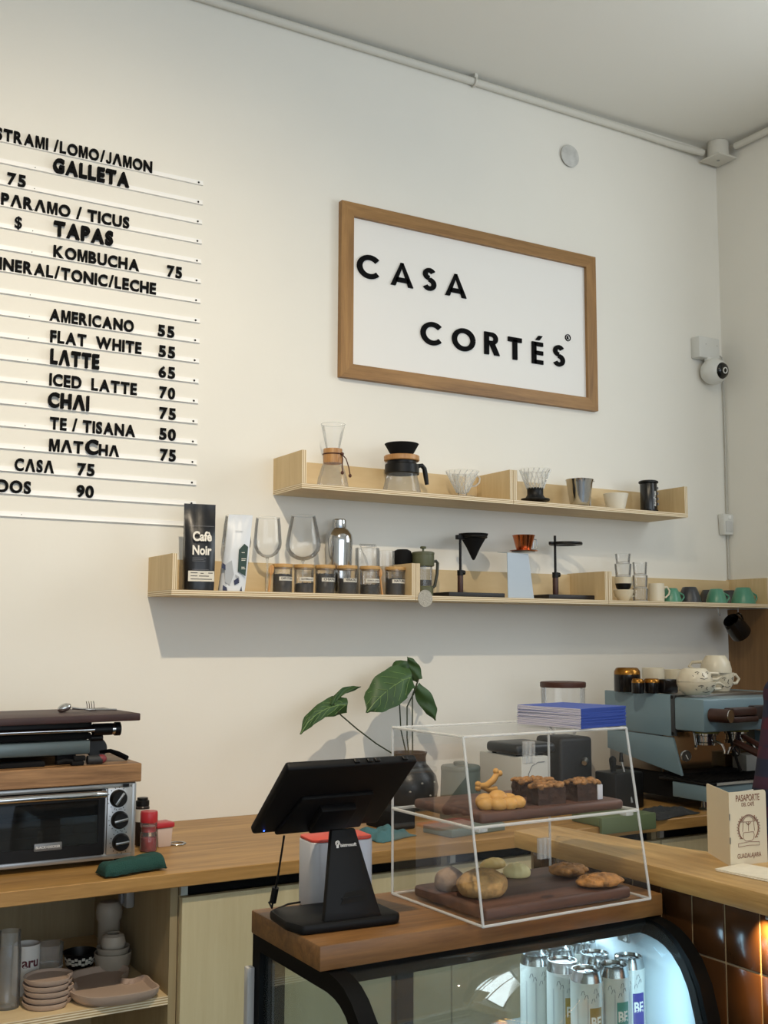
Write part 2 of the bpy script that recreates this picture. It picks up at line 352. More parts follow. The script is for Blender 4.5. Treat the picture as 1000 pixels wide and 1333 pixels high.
def letters(text, rail, px0, px1, H, depth, words, bold=0.034, off=0):
    """text with v for an A without a crossbar; fills the wall between two pixel columns of the photo"""
    z = RZ[rail]-.0045
    x0 = on_y(px0, rail_dots[rail][1]-30, -.012).x; x1 = on_y(px1, rail_dots[rail][1]-20, -.012).x
    gl = []
    for ch in text:
        if ch in ' ~': gl.append((ch, None, .30*H)); continue
        if ch == 'v':
            mb = MB(); mb.prism([(a*H/.8, b*H/.8) for a, b in LAMBDA], depth); t = mb.bm
        elif ch == 'M':
            mb = MB(); mb.prism([(a*H, b*H) for a, b in MGLYPH], depth); t = mb.bm
        elif ch == 'J':
            mb = MB(); ar = arc(.27*H, .27*H, .18*H, 0, -180, 12)
            P2 = [(.45*H, H)]+ar
            for (ax, ay), (bx_, by_) in zip(P2, P2[1:]):
                v = (Vector((bx_, by_))-Vector((ax, ay))).normalized(); q = Vector((-v.y, v.x))*.09*H
                mb.prism([(ax+q.x, ay+q.y), (ax-q.x, ay-q.y), (bx_-q.x+v.x*.02*H, by_-q.y+v.y*.02*H), (bx_+q.x+v.x*.02*H, by_+q.y+v.y*.02*H)], depth)
            t = mb.bm
        elif ch == '|':
            mb = MB(); mb.prism([(0, 0), (.2*H, 0), (.2*H, H), (0, H)], depth); t = mb.bm
        else:
            t = text_bm(ch, 1.0, .008 if ch == '$' else bold, .01); b = bounds(t); k = H/.72
            t.transform(Matrix.Diagonal((k, k, 1, 1))); b = bounds(t)
            if ch not in '/$': 
                sc = H/(b[3]-b[2]); t.transform(Matrix.Diagonal((sc, sc, 1, 1)) )
            b = bounds(t); t.transform(Matrix.Translation((-b[0], -b[2] if ch not in '$' else -b[2]-.05*H, 0)) )
            t.transform(Matrix.Diagonal((1, 1, depth/.01, 1)))
        b = bounds(t); gl.append((ch, t, b[1]-b[0]))
    tot = sum(g[2] for g in gl); gap = (x1-x0-tot)/max(1, len(gl)-1)
    k = 1.0
    if gap < .05*H: k = (x1-x0-.10*H*(len(gl)-1))/tot; gap = .10*H
    x = x0; seen = {}
    wi = 0; li = off; wl = words
    for ch, t, wd in gl:
        if t is None:
            x += wd*k+gap
            if ch == ' ': wi += 1; li = 0
            continue
        t.transform(Matrix.Diagonal((k, 1, 1, 1)))
        mb = MB(); mb.add(t, FACE)
        isnum = ch.isdigit(); word = wl[min(wi, len(wl)-1)]
        if ch == '/': lab = 'black plastic slash in the menu line %s' % text.replace('v', 'A').replace(' ', ''); 
        elif ch == '$': lab = 'black plastic dollar sign left of TAPAS on the wall menu'
        elif isnum: lab = 'black plastic digit %s, %s of the menu price %s' % (ch, ordw[li], word)
        else: lab = 'black letter %s, %s in the menu word %s' % ({'v': 'A without crossbar', '|': 'I'}.get(ch, ch), ordw[li], word)
        if ch == '/':
            nn = seen.get('/', 0); seen['/'] = nn+1
            lab = ['black plastic slash right of %s on the wall menu' % a for a in wl[len(wl)//2+0:]][0] if False else 'black plastic slash between %s and %s on the wall menu' % (wl[wi], wl[min(wi+1, len(wl)-1)])
            wi += 1; li = -1
        o = mb.obj('menu_letter' if not isnum else 'menu_digit', LETTER, None, 0)
        o.location = (x, -.0034, z); tag(o, lab, 'digit' if isnum else 'letter', 'black letters of the wall menu')
        x += wd*k+gap; li += 1
HN, HB = .0355, .043
letters('STRAMI~/LOMO/JvMON', 0, -6, 199, HN, .005, ['STRAMI', 'LOMO', 'JAMON'])
letters('GALLETA', 1, 69, 168, HB, .012, ['GALLETA'], .038)
letters('75', 2, 9, 33, HN, .005, ['75 below the word LOMO'])
letters('PvRvMO~/~TICUS', 3, 1, 169, HN, .005, ['PARAMO', 'TICUS'])
letters('$', 4, 19, 28, .034, .005, [''])
letters('TAPAS', 4, 70, 147, HB, .012, ['TAPAS'], .038)
letters('KOMBUCHA', 5, 70, 182, HN, .005, ['KOMBUCHA'])
letters('75', 5, 219, 238, HN, .005, ['75 beside KOMBUCHA'])
letters('INERAL/TONIC/LECHE', 6, -1, 204, HN, .005, ['INERAL', 'TONIC', 'LECHE'])
letters('AMERICANO', 8, 65, 175, HN, .005, ['AMERICANO'])
letters('55', 8, 207, 228, HN, .005, ['55 beside AMERICANO'])
letters('FLAT~ WHITE', 9, 66, 185, HN, .005, ['FLAT', 'WHITE'])
letters('55', 9, 208, 229, HN, .005, ['55 beside FLAT WHITE'])
letters('LvTTE', 10, 66, 129, HB, .012, ['LATTE of the bold line'], .038)
letters('65', 10, 208, 229, HN, .005, ['65'])
letters('ICED~ LATTE', 11, 65, 179, HN, .005, ['ICED', 'LATTE in the line ICED LATTE'])
letters('70', 11, 209, 229, HN, .005, ['70'])
letters('CHv|', 12, 63, 116, HB, .012, ['CHAI'], .038)
letters('75', 12, 209, 230, HN, .005, ['75 beside CHAI'])
letters('TE~/~TISANA', 13, 66, 177, HN, .005, ['TE', 'TISANA'])
letters('50', 13, 209, 230, HN, .005, ['50'])
letters('MvT', 14, 65, 109, HN, .005, ['MATCHA'])
letters('C', 14, 112, 128, HB, .012, ['MATCHA'], .038, 3)
letters('Hv', 14, 130, 156, .033, .005, ['MATCHA'], .034, 4)
letters('75', 14, 210, 230, HN, .005, ['75 beside MATCHA'])
letters('CvSv', 15, 20, 71, HN, .005, ['CASA'])
letters('75', 15, 102, 124, HN, .005, ['75 right of CASA'])
letters('DOS', 16, -3, 41, HN, .005, ['DOS'])
letters('90', 16, 101, 123, HN, .005, ['90'])

# ------------------------------------------------------------------ framed wall sign
fd = .022
SX0, SX1 = on_y(445.3, 262, -fd).x, on_y(775.6, 340, -fd).x
SZ0, SZ1 = (on_y(441, 489.6, -fd).z+on_y(775.5, 534.5, -fd).z)/2, (on_y(445, 258.5, -fd).z+on_y(774.8, 336, -fd).z)/2
fw = .0455
sg = thing('wall_sign', 'large framed wall sign, black capitals on white in an oak frame', 'sign', ((SX0+SX1)/2, 0, (SZ0+SZ1)/2))
hw, hh = (SX1-SX0)/2, (SZ1-SZ0)/2
for nm, m_, poly in (('frame_rail', SIGNOAK, [(-hw+fw, hh-fw), (hw-fw, hh-fw), (hw, hh), (-hw, hh)]), ('frame_rail', SIGNOAK, [(-hw, -hh), (hw, -hh), (hw-fw, -hh+fw), (-hw+fw, -hh+fw)]),
                     ('frame_stile', SIGNOAKV, [(-hw, -hh), (-hw+fw, -hh+fw), (-hw+fw, hh-fw), (-hw, hh)]), ('frame_stile', SIGNOAKV, [(hw, -hh), (hw, hh), (hw-fw, hh-fw), (hw-fw, -hh+fw)])):
    MB().prism(poly, fd, 0, FACE).obj(nm, m_, sg, 0)
MB().box((-hw+fw-.004, -.008, -hh+fw-.004), (hw-fw+.004, -.002, hh-fw+.004)).obj('panel', mat('sign_white_panel', '#eceae6', .6), sg, 0)
def stroke(mb, pts, t, d):
    """flat-ended stroke of width t along pts"""
    L = []; R = []
    n = len(pts)
    for i in range(n):
        a = Vector(pts[max(0, i-1)]); b = Vector(pts[min(n-1, i+1)]); v = (b-a).normalized(); q = Vector((-v.y, v.x))*t/2; p = Vector(pts[i])
        if 0 < i < n-1:
            v1 = (Vector(pts[i])-Vector(pts[i-1])).normalized(); q = q/max(.5, v.dot(v1))
        L.append(p+q); R.append(p-q)
    for i in range(n-1):
        mb.prism([L[i], R[i], R[i+1], L[i+1]], d, 0, FACE)
def sign_letter(ch, h):
    mb = MB(); t = .20*h; d = .006; W = 0
    if ch == 'C': stroke(mb, arc(.5*h, .5*h, .5*h-t/2, 42, 318), t, d); W = .90*h
    if ch == 'O': stroke(mb, arc(.5*h, .5*h, .5*h-t/2, 0, 360, 40), t, d); W = h
    if ch == 'A':
        for poly in ([(0, 0), (.19*h, 0), (.52*h, h), (.41*h, h)][:4], [(.91*h, 0), (.72*h, 0), (.39*h, h), (.50*h, h)], [(.16*h, .17*h), (.75*h, .17*h), (.69*h, .36*h), (.22*h, .36*h)]): mb.prism(poly, d, 0, FACE)
        W = .91*h
    if ch == 'S':
        r = .26*h; a = arc(.30*h, .73*h-.0*h, .27*h-t/2+.0*h, 25, 270, 16); b = arc(.30*h, .29*h, .29*h-t/2, 90, -155, 16)
        a = [(x, y+0*h) for x, y in a]
        stroke(mb, a[:-1]+[(.30*h, .56*h)], t*.92, d); stroke(mb, [(.30*h, .50*h)]+b[1:], t*.92, d); W = .60*h
    if ch == 'R':
        mb.prism([(0, 0), (t, 0), (t, h), (0, h)], d, 0, FACE)
        stroke(mb, [(t*.8, h-t*.45)]+arc(.32*h, .72*h, .28*h-t*.45, 90, -90, 14)+[(t*.8, .44*h+t*.45)], t*.9, d)
        mb.prism([(.24*h, .46*h), (.46*h, .5*h), (.68*h, 0), (.45*h, 0)], d, 0, FACE); W = .66*h
    if ch == 'T': mb.prism([(0, h), (0, h-t), (.62*h, h-t), (.62*h, h)], d, 0, FACE); mb.prism([(.31*h-t/2, 0), (.31*h+t/2, 0), (.31*h+t/2, h-t*.5), (.31*h-t/2, h-t*.5)], d, 0, FACE); W = .62*h
    if ch == 'E':
        mb.prism([(0, 0), (t, 0), (t, h), (0, h)], d, 0, FACE)
        for y in (0, .42*h, h-t*.9): mb.prism([(t*.5, y), (.52*h, y), (.52*h, y+t*.9), (t*.5, y+t*.9)], d, 0, FACE)
        mb.prism([(.18*h, 1.10*h), (.36*h, 1.10*h), (.50*h, 1.30*h), (.32*h, 1.30*h)], d, 0, FACE); W = .52*h
    return mb, W
for ch, pxl, pyb, pyt in (('C', 465, 361, 328), ('A', 509, 371, 339), ('S', 550, 378, 346), ('A', 580, 385, 353), ('C', 548, 447, 417), ('O', 589, 455, 425), ('R', 631, 461, 431), ('T', 662, 467, 438), ('E', 693, 473, 444), ('S', 720, 477, 447)):
    a = on_y(pxl, pyb, -.012); b = on_y(pxl, pyt, -.012)
    mb, W = sign_letter(ch, .080); mb.move(Matrix.Diagonal((1.2, 1, 1, 1)))
    o = mb.obj('letter', LETTER, sg, 0)
    zc = {0: 0}; row = 0 if pyb < 400 else 1
    o.location = (a.x-sg.location.x, -.008, (a.z+b.z)/2-.0395-sg.location.z)
rm = MB(); a = on_y(740, 439.5, -.012)
stroke(rm, arc(0, 0, .0115, 0, 360, 24), .003, .003)
t = text_bm('R', .016, .03, .003); bb = bounds(t); t.transform(Matrix.Translation((-(bb[0]+bb[1])/2, -(bb[2]+bb[3])/2, 0))); rm.add(t, FACE)
o = rm.obj('registered_mark', LETTER, sg, 0); o.location = (a.x-sg.location.x, -.008, a.z-sg.location.z)

# ------------------------------------------------------------------ plywood wall shelves
def shelf_unit(label, x0, x1, zb, zt, depth=.2, t=.0145, right=True):
    s = thing('wall_shelf', label, 'shelf', ((x0+x1)/2, 0, zb), 0, 'birch plywood wall shelves')
    a = (x1-x0)/2; h = zt-zb
    MB().box((-a, -depth, 0), (a, 0, t)).obj('base_board', PLYZ, s, 0)
    MB().box((-a+t, -t, t), (a-t, 0, h-.004)).obj('back_board', PLYY, s, 0)
    MB().box((-a, -depth, t), (-a+t, 0, h)).obj('end_panel', PLYX, s, 0)
    MB().box((a-t, -depth, t), (a, 0, h)).obj('end_panel', PLYX, s, 0)
    return s
UZ, UT, LZ, LT = 1.876, 1.989, 1.556, 1.669
J1, J2 = on_y(541.5, 775, -.2).x, on_y(792.8, 785, -.2).x
US, LS = UZ+.0145, LZ+.0145         # standing surfaces
shelf_unit('longer upper plywood shelf under the sign, carrying the glass coffee makers', 1.417, 2.186, UZ, UT)
shelf_unit('shorter upper plywood shelf at the right, carrying the steel cup and black press', 2.188, 2.973, UZ, UT)
shelf_unit('left lower plywood shelf with coffee bags, wine glasses and bean jars', 1.028, J1-.001, LZ, LT)
shelf_unit('middle lower plywood shelf with the dripper stands', J1+.001, J2-.001, LZ, LT)
shelf_unit('right lower plywood shelf with stacked cups and tumblers', J2+.001, XR, LZ, LT)

# ================================================================== things on the upper shelves
def spot(px, py, y, z):
    """point on plane y under a photo column, set down at height z, and the size of a photo pixel there"""
    p = on_y(px, py, y); return Vector((p.x, y, z)), mpp(p)
def sc(prof, k): return [(r*k, z*k) for r, z in prof]
def wall_prof(prof, t):
    """outer profile -> closed-in thin wall (outer up, inner down)"""
    return prof + [(max(0.0, r-t), z if i == 0 else z) for i, (r, z) in enumerate(reversed(prof))]

# hourglass coffee maker
b, k = spot(433, 632, -.10, US)
t = thing('pour_over_coffee_maker', 'hourglass glass coffee maker with wooden collar and leather tie', 'coffee maker', b, radians(20))
prof = [(0, 0), (17, .3), (20.5, 2), (21, 5), (19, 16), (14, 32), (9.5, 43), (7.5, 47), (8.5, 52), (11, 64), (14, 78), (16, 87)]
MB().lathe(sc(prof, k), 40).obj('glass_body', GLASS, t, 60)
MB().lathe(sc([(15.6, 86.5), (16.3, 87), (15.6, 87.5)], k), 40).obj('rim', glass('glass_rim', alpha=.35), t, 60)
COLLAR = wood('collar_wood', '#9a6a3a', '#c49560', 'Z', 3, .4)
MB().lathe(sc([(12.5, 35), (12.8, 42), (12.3, 54), (10.5, 54), (9.6, 47), (11.5, 36), (12.5, 35)], k), 32).obj('wooden_collar', COLLAR, t, 60)
LEATHER = mat('brown_leather', '#4a2417', .6)
mb = MB(); R = 12.9*k
mb.tube([(R*cos(a), R*sin(a), 47*k) for a in [2*pi*i/24 for i in range(24)]], .0022, 6, closed=True)
fr_a = radians(-75)
fx, fy = R*cos(fr_a), R*sin(fr_a)
mb.tube([(fx, fy, 47*k), (fx-.006, fy-.010, 40*k), (fx-.012, fy-.014, 30*k), (fx-.014, fy-.016, 22*k)], .0018, 6)
mb.tube([(fx, fy, 47*k), (fx+.014, fy-.006, 41*k), (fx+.020, fy-.012, 30*k), (fx+.024, fy-.014, 20*k)], .0018, 6)
mb.blob((fx, fy-.002, 47*k), (.007, .005, .005)); mb.blob((fx-.014, fy-.016, 21*k), (.005, .005, .006)); mb.blob((fx+.024, fy-.014, 19*k), (.005, .005, .006))
mb.obj('leather_tie', LEATHER, t)

# server with black dripper on top
b, k = spot(523, 637, -.10, US)
t = thing('coffee_server', 'glass coffee server with black handle band and black dripper on a wooden ring', 'coffee maker', b, 0)
MB().lathe(sc([(0, 0), (22, .3), (25, 2), (25.2, 5), (22.5, 16), (20, 28), (20.5, 40)], k), 40).obj('glass_carafe', GLASS, t, 60)
MB().lathe(sc([(21, 28), (22, 29), (22, 40), (21, 41), (19, 41), (19, 28), (21, 28)], k), 40).obj('band', BLACK, t)
MB().lathe(sc([(17, 41), (17, 45), (19, 46), (19, 41)], k), 32).obj('lid', BLACK, t)
MB().lathe(sc([(12, 45), (22.5, 45), (23.3, 46), (23.3, 51), (22.5, 52), (12, 52)], k), 40).obj('wooden_ring', COLLAR, t)
MB().lathe(sc([(13, 52), (16, 56), (21, 65), (22.5, 67.5), (21.8, 68), (20, 65.5), (12, 54)], k), 40).obj('dripper', BLACKM, t, 40)
mb = MB(); mb.tube([(k*a, 0, k*c) for a, c in ((21, 37), (26, 41), (31, 42), (35, 38), (37, 29), (39, 17))], [k*2.8, k*2.9, k*3.0, k*3.1, k*3.3, k*2.6], 12)
mb.box((k*19, -k*4, k*28), (k*25, k*4, k*38), k*1.5); mb.obj('handle', BLACK, t, 50)

def ribs(mb, r0, z0, r1, z1, n, tw, rad):
    for i in range(n):
        a = 2*pi*i/n
        mb.tube([((r0+(r1-r0)*s)*cos(a+tw*s), (r0+(r1-r0)*s)*sin(a+tw*s), z0+(z1-z0)*s) for s in (0, .25, .5, .75, 1)], rad, 5)
# clear plastic dripper
b, k = spot(602, 645, -.10, US)
t = thing('coffee_dripper', 'clear ribbed cone dripper with loop handle, standing beside the shelf end panel', 'dripper', b, 0)
MB().lathe(sc([(0, 9), (6, 9), (7.5, 10), (21, 37), (22.5, 38)], k), 40).obj('cone', glass('clear_plastic', alpha=.16), t, 60)
mb = MB(); ribs(mb, 7.5*k, 10*k, 21.5*k, 37*k, 16, .9, k*.55); mb.obj('spiral_rib', glass('clear_rib', alpha=.4), t)
MB().lathe(sc([(5, 0), (5.5, 0), (6, 9), (5, 9)], k), 24).obj('outlet', GLASS, t)
MB().lathe(sc([(5, 3), (17, 3), (18, 4), (17, 5), (5, 5)], k), 40).obj('base_flange', GLASS, t)
MB().tube([(k*a, 0, k*c) for a, c in ((19, 32), (24, 34), (28, 31), (27, 25), (21, 20), (14, 19))], k*1.3, 8).obj('handle', glass('clear_handle', '#f6e8d2', alpha=.5), t)

# immersion dripper
b, k = spot(697, 652, -.10, US)
t = thing('immersion_dripper', 'ribbed glass cone dripper on a flared black base', 'dripper', b, 0)
MB().lathe(sc([(0, 21), (10, 21), (10.5, 22), (20, 47), (21.5, 48)], k), 40).obj('glass_cone', GLASS, t, 60)
mb = MB(); ribs(mb, 10.6*k, 22*k, 20.2*k, 47*k, 18, .5, k*.8); mb.obj('glass_rib', glass('glass_rib', alpha=.3, refl=.9), t)
MB().lathe(sc([(0, 0), (11, 0), (11, 4), (18, 6), (19, 7.5), (18.5, 9), (13, 10), (10.5, 14), (10.5, 22), (11.2, 23), (10, 23)], k), 40).obj('base', BLACK, t, 40)

# steel cup
b, k = spot(755, 655, -.10, US)
t = thing('steel_cup', 'polished steel tapered cup with strap handle on a black disc', 'cup', b, 0)
MB().lathe(sc([(0, 3), (10, 3), (12, 4.5), (13, 8), (17, 34), (18.5, 38.5), (17.8, 39), (16, 34), (12, 8), (0, 6)], k), 40).obj('cup', CHROME, t, 40)
MB().lathe(sc([(0, 0), (14, 0), (14.5, 1), (13, 3), (0, 3)], k), 32).obj('base_disc', BLACK, t)
mb = MB(); mb.tube([(k*16, 0, 37*k), (k*18, 0, 36.5*k), (k*17.5, 0, 20*k), (k*17, 0, 3*k), (k*13, 0, 1.5*k)], k*1.3, 8); mb.box((k*15, -k*3, k*37.5), (k*23, k*3, k*38.8), k*.4); mb.obj('handle', CHROME, t)

# white dripper cup
b, k = spot(802, 661, -.10, US)
t = thing('white_cup', 'plain white flared paper-like cup beside the steel cup', 'cup', b, 0)
MB().lathe(sc([(0, 0), (10.5, 0), (11, 1), (16.3, 23.5), (15.6, 24), (15, 23.5), (10, 2), (0, 2)], k), 40).obj('cup', mat('white_ceramic', '#dbd6c8', .35), t, 40)

# press with plunger
b, k = spot(845, 664, -.10, US)
t = thing('coffee_press', 'black cylindrical coffee press with white vertical lettering', 'coffee press', b, 0)
MB().lathe(sc([(0, 3), (10.8, 3), (11, 4), (11, 40), (10.5, 41)], k), 32).obj('chamber', mat('smoky_black', '#161617', .25), t, 40)
MB().lathe(sc([(0, 0), (10, 0), (14.5, .4), (15, 1.4), (14.5, 2.4), (11.8, 3.5), (11.8, 6), (0, 6)], k), 8).obj('filter_cap', BLACK, t, 40)
MB().lathe(sc([(0, 41), (12.5, 41), (12.8, 42), (12.5, 43.4), (10, 44.5), (0, 45)], k), 32).obj('plunger_cap', BLACK, t, 40)
tx = text_bm('AeroPress', 1, .02, .02, 'CENTER'); bb = bounds(tx); s_ = 20*k/(bb[1]-bb[0]); tx.transform(Matrix.Scale(s_, 4)); tx.transform(Matrix.Rotation(pi/2, 4, 'Z')); tx.transform(Matrix.Translation((0, 20*k, 0)))
mb = MB(); mb.add(tx, Matrix.Rotation(radians(-3), 4, 'Z') @ Matrix.Translation((k*2.5, -k*11.0, 0)) @ FACE); mb.obj('lettering', mat('white_print', '#d8d8d6', .5), t, 0)
mb = MB()
for i in range(4): mb.box((k*8.2, -k*8.2, k*(12+7*i)), (k*9.6, -k*6.2, k*(15+7*i)))
mb.obj('measure_mark', mat('grey_print', '#77777a', .5), t, 0)

# ================================================================== things on the lower shelves
def bag_mesh(w, d, h, top_w, seed=0, lean_=0.0):
    """gusseted coffee bag: full at the foot, pinched flat at the top"""
    t = bmesh.new(); n = 14; rings = []
    prof = [(0, .98, .98), (.0001, .98, .98), (.05, 1.0, 1.02), (.35, 1.0, 1.0), (.6, .98, .8), (.8, .98, .38), (.88, 1.0, .12), (.97, 1.0, .06), (.9999, 1.0, .05), (1.0, 1.0, .05)]
    for zf, wf, df in prof:
        ring = []; hw_ = w/2*(1+(top_w-1)*zf)*wf; hd = d/2*df
        for i in range(n):       # front then back
            u = -1+2*i/(n-1); bul = (1-abs(u)**3)
            ring.append(t.verts.new((u*hw_+lean_*zf, -hd*(.55+.45*bul)+.0022*noise.noise(Vector((u*2.4, zf*6+seed, 1))), zf*h)))
        for i in range(n):
            u = 1-2*i/(n-1); bul = (1-abs(u)**3)
            ring.append(t.verts.new((u*hw_+lean_*zf, hd*(.55+.45*bul), zf*h)))
        rings.append(ring)
    m = 2*n
    for a, b2 in zip(rings, rings[1:]):
        for i in range(m): t.faces.new((a[i], a[(i+1) % m], b2[(i+1) % m], b2[i]))
    t.faces.new(rings[0][::-1]); t.faces.new(rings[-1])
    return t
# tall black coffee bag
b, k = spot(258, 767, -.125, LS)
t = thing('coffee_bag', 'tall black coffee bag with large white two-line lettering', 'coffee bag', b, radians(-8))
BAGBLK = mat('black_foil_bag', '#101116', .34, bump=.25, bscale=30)
W_, D_, H_ = 38*k, .06, 114*k
mb = MB(); mb.add(bag_mesh(W_, D_, H_, 1.10)); mb.obj('pouch', BAGBLK, t, 50)
WPRINT = mat('cream_print', '#ece6da', .5)
def flat_text(s, width, x, z, y, m, parent, name, bold=.02, align='LEFT', tilt=0, hscale=1.0):
    tx = text_bm(s, 1, bold, .0, align); bb = bounds(tx); q = width/(bb[1]-bb[0])
    tx.transform(Matrix.Diagonal((q, q*hscale, 1, 1))); bb = bounds(tx)
    tx.transform(Matrix.Translation((-bb[0] if align == 'LEFT' else 0, -bb[2], 0)))
    mb = MB(); mb.add(tx, Matrix.Translation((x, y, z)) @ Matrix.Rotation(tilt, 4, 'X') @ FACE); return mb.obj(name, m, parent, 0)
yb = -D_/2-.004
flat_text('Cafè', 25*k, -12*k, 64*k, yb, WPRINT, t, 'lettering', .035, tilt=radians(-2), hscale=1.25)
flat_text('Noir', 25*k, -12*k, 46*k, yb, WPRINT, t, 'lettering', .035, hscale=1.3)
mb = MB(); FINE = mat('dim_print', '#6f6f73', .6)
for i, (wd, z) in enumerate(((18, 42), (15, 40), (17, 38), (22, 27), (20, 25), (16, 23))): mb.box((-12*k, yb-.0003, z*k), ((-12+wd)*k, yb, (z+.5)*k))
mb.box((-15*k, yb-.0003+.012, 84*k), (17*k, yb+.012, 84.5*k))
mb.obj('fine_print', FINE, t, 0)
mb = MB(); mb.box((-17*k, yb-.001, 12*k), (17*k, yb+.001, 25.5*k)); lb = mb.obj('paper_label', mat('white_label', '#d9d4c8', .6), t, 0)
mb = MB()
for wd, x, z in ((9, -14, 22.5), (4, -1, 22), (6, 9, 22.5), (9, -14, 18.5), (13, -3, 18.5), (28, -14, 14.5)): mb.box((x*k, yb-.0016, z*k), ((x+wd)*k, yb-.0009, (z+.9)*k))
mb.obj('label_print', mat('dark_print', '#2b2a29', .6), lb, 0)

# white coffee bag
b, k = spot(301, 767, -.135, LS)
t = thing('coffee_bag', 'white coffee bag with dark green pentagon label and navy facets', 'coffee bag', b, radians(-14))
W_, D_, H_ = 33*k, .055, 101*k
mb = MB(); mb.add(bag_mesh(W_, D_, H_, .96, 5, 11*k))
mb.obj('pouch', mat('white_foil_bag', '#d6dbe2', .4, bump=.2, bscale=30), t, 50)
yb = -D_/2-.005
mb = MB(); mb.prism([(6*k, 26*k), (16*k, 20*k), (19*k, 58*k), (14*k, 62*k), (7*k, 54*k)], .0008, 0, Matrix.Translation((0, yb+.0012, 0)) @ FACE); lb = mb.obj('green_label', mat('dark_green_print', '#17382f', .5), t, 0)
mb = MB()
for z, wd in ((50, 4), (42, 6), (40, 5), (31, 4), (29, 5)): mb.box((10.5*k, yb-.0004, z*k), ((10.5+wd)*k, yb+.0003, (z+.8)*k))
mb.obj('label_print', WPRINT, lb, 0)
NAVY = mat('navy_print', '#1b2347', .5)
for poly in ([(-15, 30), (-10, 27), (-10, 34), (-14, 37)], [(2, 8), (8, 11), (7, 18), (1, 14)], [(-13, 0.5), (-7, .5), (-8, 5), (-13, 8)], [(9, .5), (12, .5), (11, 7)]):
    MB().prism([(x*k, z*k) for x, z in poly], .0008, 0, Matrix.Translation((0, yb+.0015, 0)) @ FACE).obj('navy_facet', NAVY, t, 0)
GREYF = mat('grey_facet', '#a9adb2', .5)
for poly in ([(-11, 34), (-2, 40), (1, 22), (-4, 8), (-10, 12)], [(3, 22), (8, 19), (9, 12), (3, 20)]):
    MB().prism([(x*k, z*k) for x, z in poly], .0006, 0, Matrix.Translation((0, yb+.0018, 0)) @ FACE).obj('grey_facet', GREYF, t, 0)
flat_text('TOSTADO', 10*k, 3*k, 78*k, yb+.016, GREYF, t, 'lettering', .03)

# wine glasses
def wine_glass(label, px, py, y, H, rb, rr, zb, rot=0):
    b, k = spot(px, py, y, LS)
    t = thing('wine_glass', label, 'wine glass', b, 0, 'wine glasses on the lower shelf')
    prof = [(0, zb), (rb*.35, zb+1.5), (rb*.72, zb+6), (rb*.95, zb+14), (rb, zb+20), (rb*.96, zb+28), ((rb+rr)/2, (zb+28+H)/2), (rr, H)]
    MB().lathe(sc(prof, k), 40).obj('bowl', glass('wine_glass_clear', alpha=.05, refl=.9), t, 60)
    MB().lathe(sc([(rr-.25, H-.3), (rr+.3, H), (rr-.25, H+.3)], k), 40).obj('rim', glass('glass_rim', alpha=.35), t, 60)
    MB().lathe(sc([(0, 1.6), (1.4, 2.2), (1.1, 6), (1.0, zb*.6), (1.3, zb-2), (2.6, zb), (0, zb+.4)], k), 16).obj('stem', glass('stem_glass', alpha=.2, refl=.9), t, 60)
    MB().lathe(sc([(0, 0), (15, 0), (15.5, .6), (8, 1.2), (1.4, 2.4), (0, 2.4)], k), 36).obj('foot', glass('wine_glass_clear', alpha=.05), t, 60)
    return t
wine_glass('wine glass partly hidden behind the white coffee bag', 307, 767, -.055, 101, 19, 15, 46)
wine_glass('wine glass between the white coffee bag and the jars, its stem clear', 347.5, 768, -.075, 99, 18.5, 15.5, 46)
wine_glass('widest wine glass, rising behind the two left bean jars', 394, 770, -.055, 103, 23, 15.5, 44)

# bean jars
BEAN = mat('roasted_coffee_beans', '#1d120c', .5, var=.4, vscale=60)
LIDW = wood('bamboo_lid', '#ad8148', '#d3aa6c', 'X', 3, .5)
JARG = glass('jar_glass', alpha=.05, refl=.9)
JL = [('CAFE ETIOPIA', 24), ('GUATEMALA ALTA', 13), ('CHIAPAS', 26), ('VERACRUZ', 20), ('OAXACA LAVADO', 13), ('NATURAL', 22)]
jlab = ['leftmost glass bean jar with wooden spoon hooked on its left side', 'glass bean jar second from the left, few beans under its label', 'glass bean jar third from the left, almost full of dark beans', 'glass bean jar in front of the steel shaker, fourth from the left', 'glass bean jar with a wooden spoon standing at its right side', 'rightmost glass bean jar beside the shelf end panel']
SPOONW = wood('spoon_wood', '#a87440', '#cf9b5c', 'Z', 3, .5)
def spoon_mesh(L, k):
    mb = MB()
    mb.tube([(0, 0, 0), (0, 0, L*.35), (0, -.001, L*.65)], [.0035, .0028, .0025], 8)
    mb.blob((0, -.001, L*.83), (.0085, .0035, L*.19), 3); return mb
jpx = [367.5, 395.5, 423, 452, 481.5, 514.5]
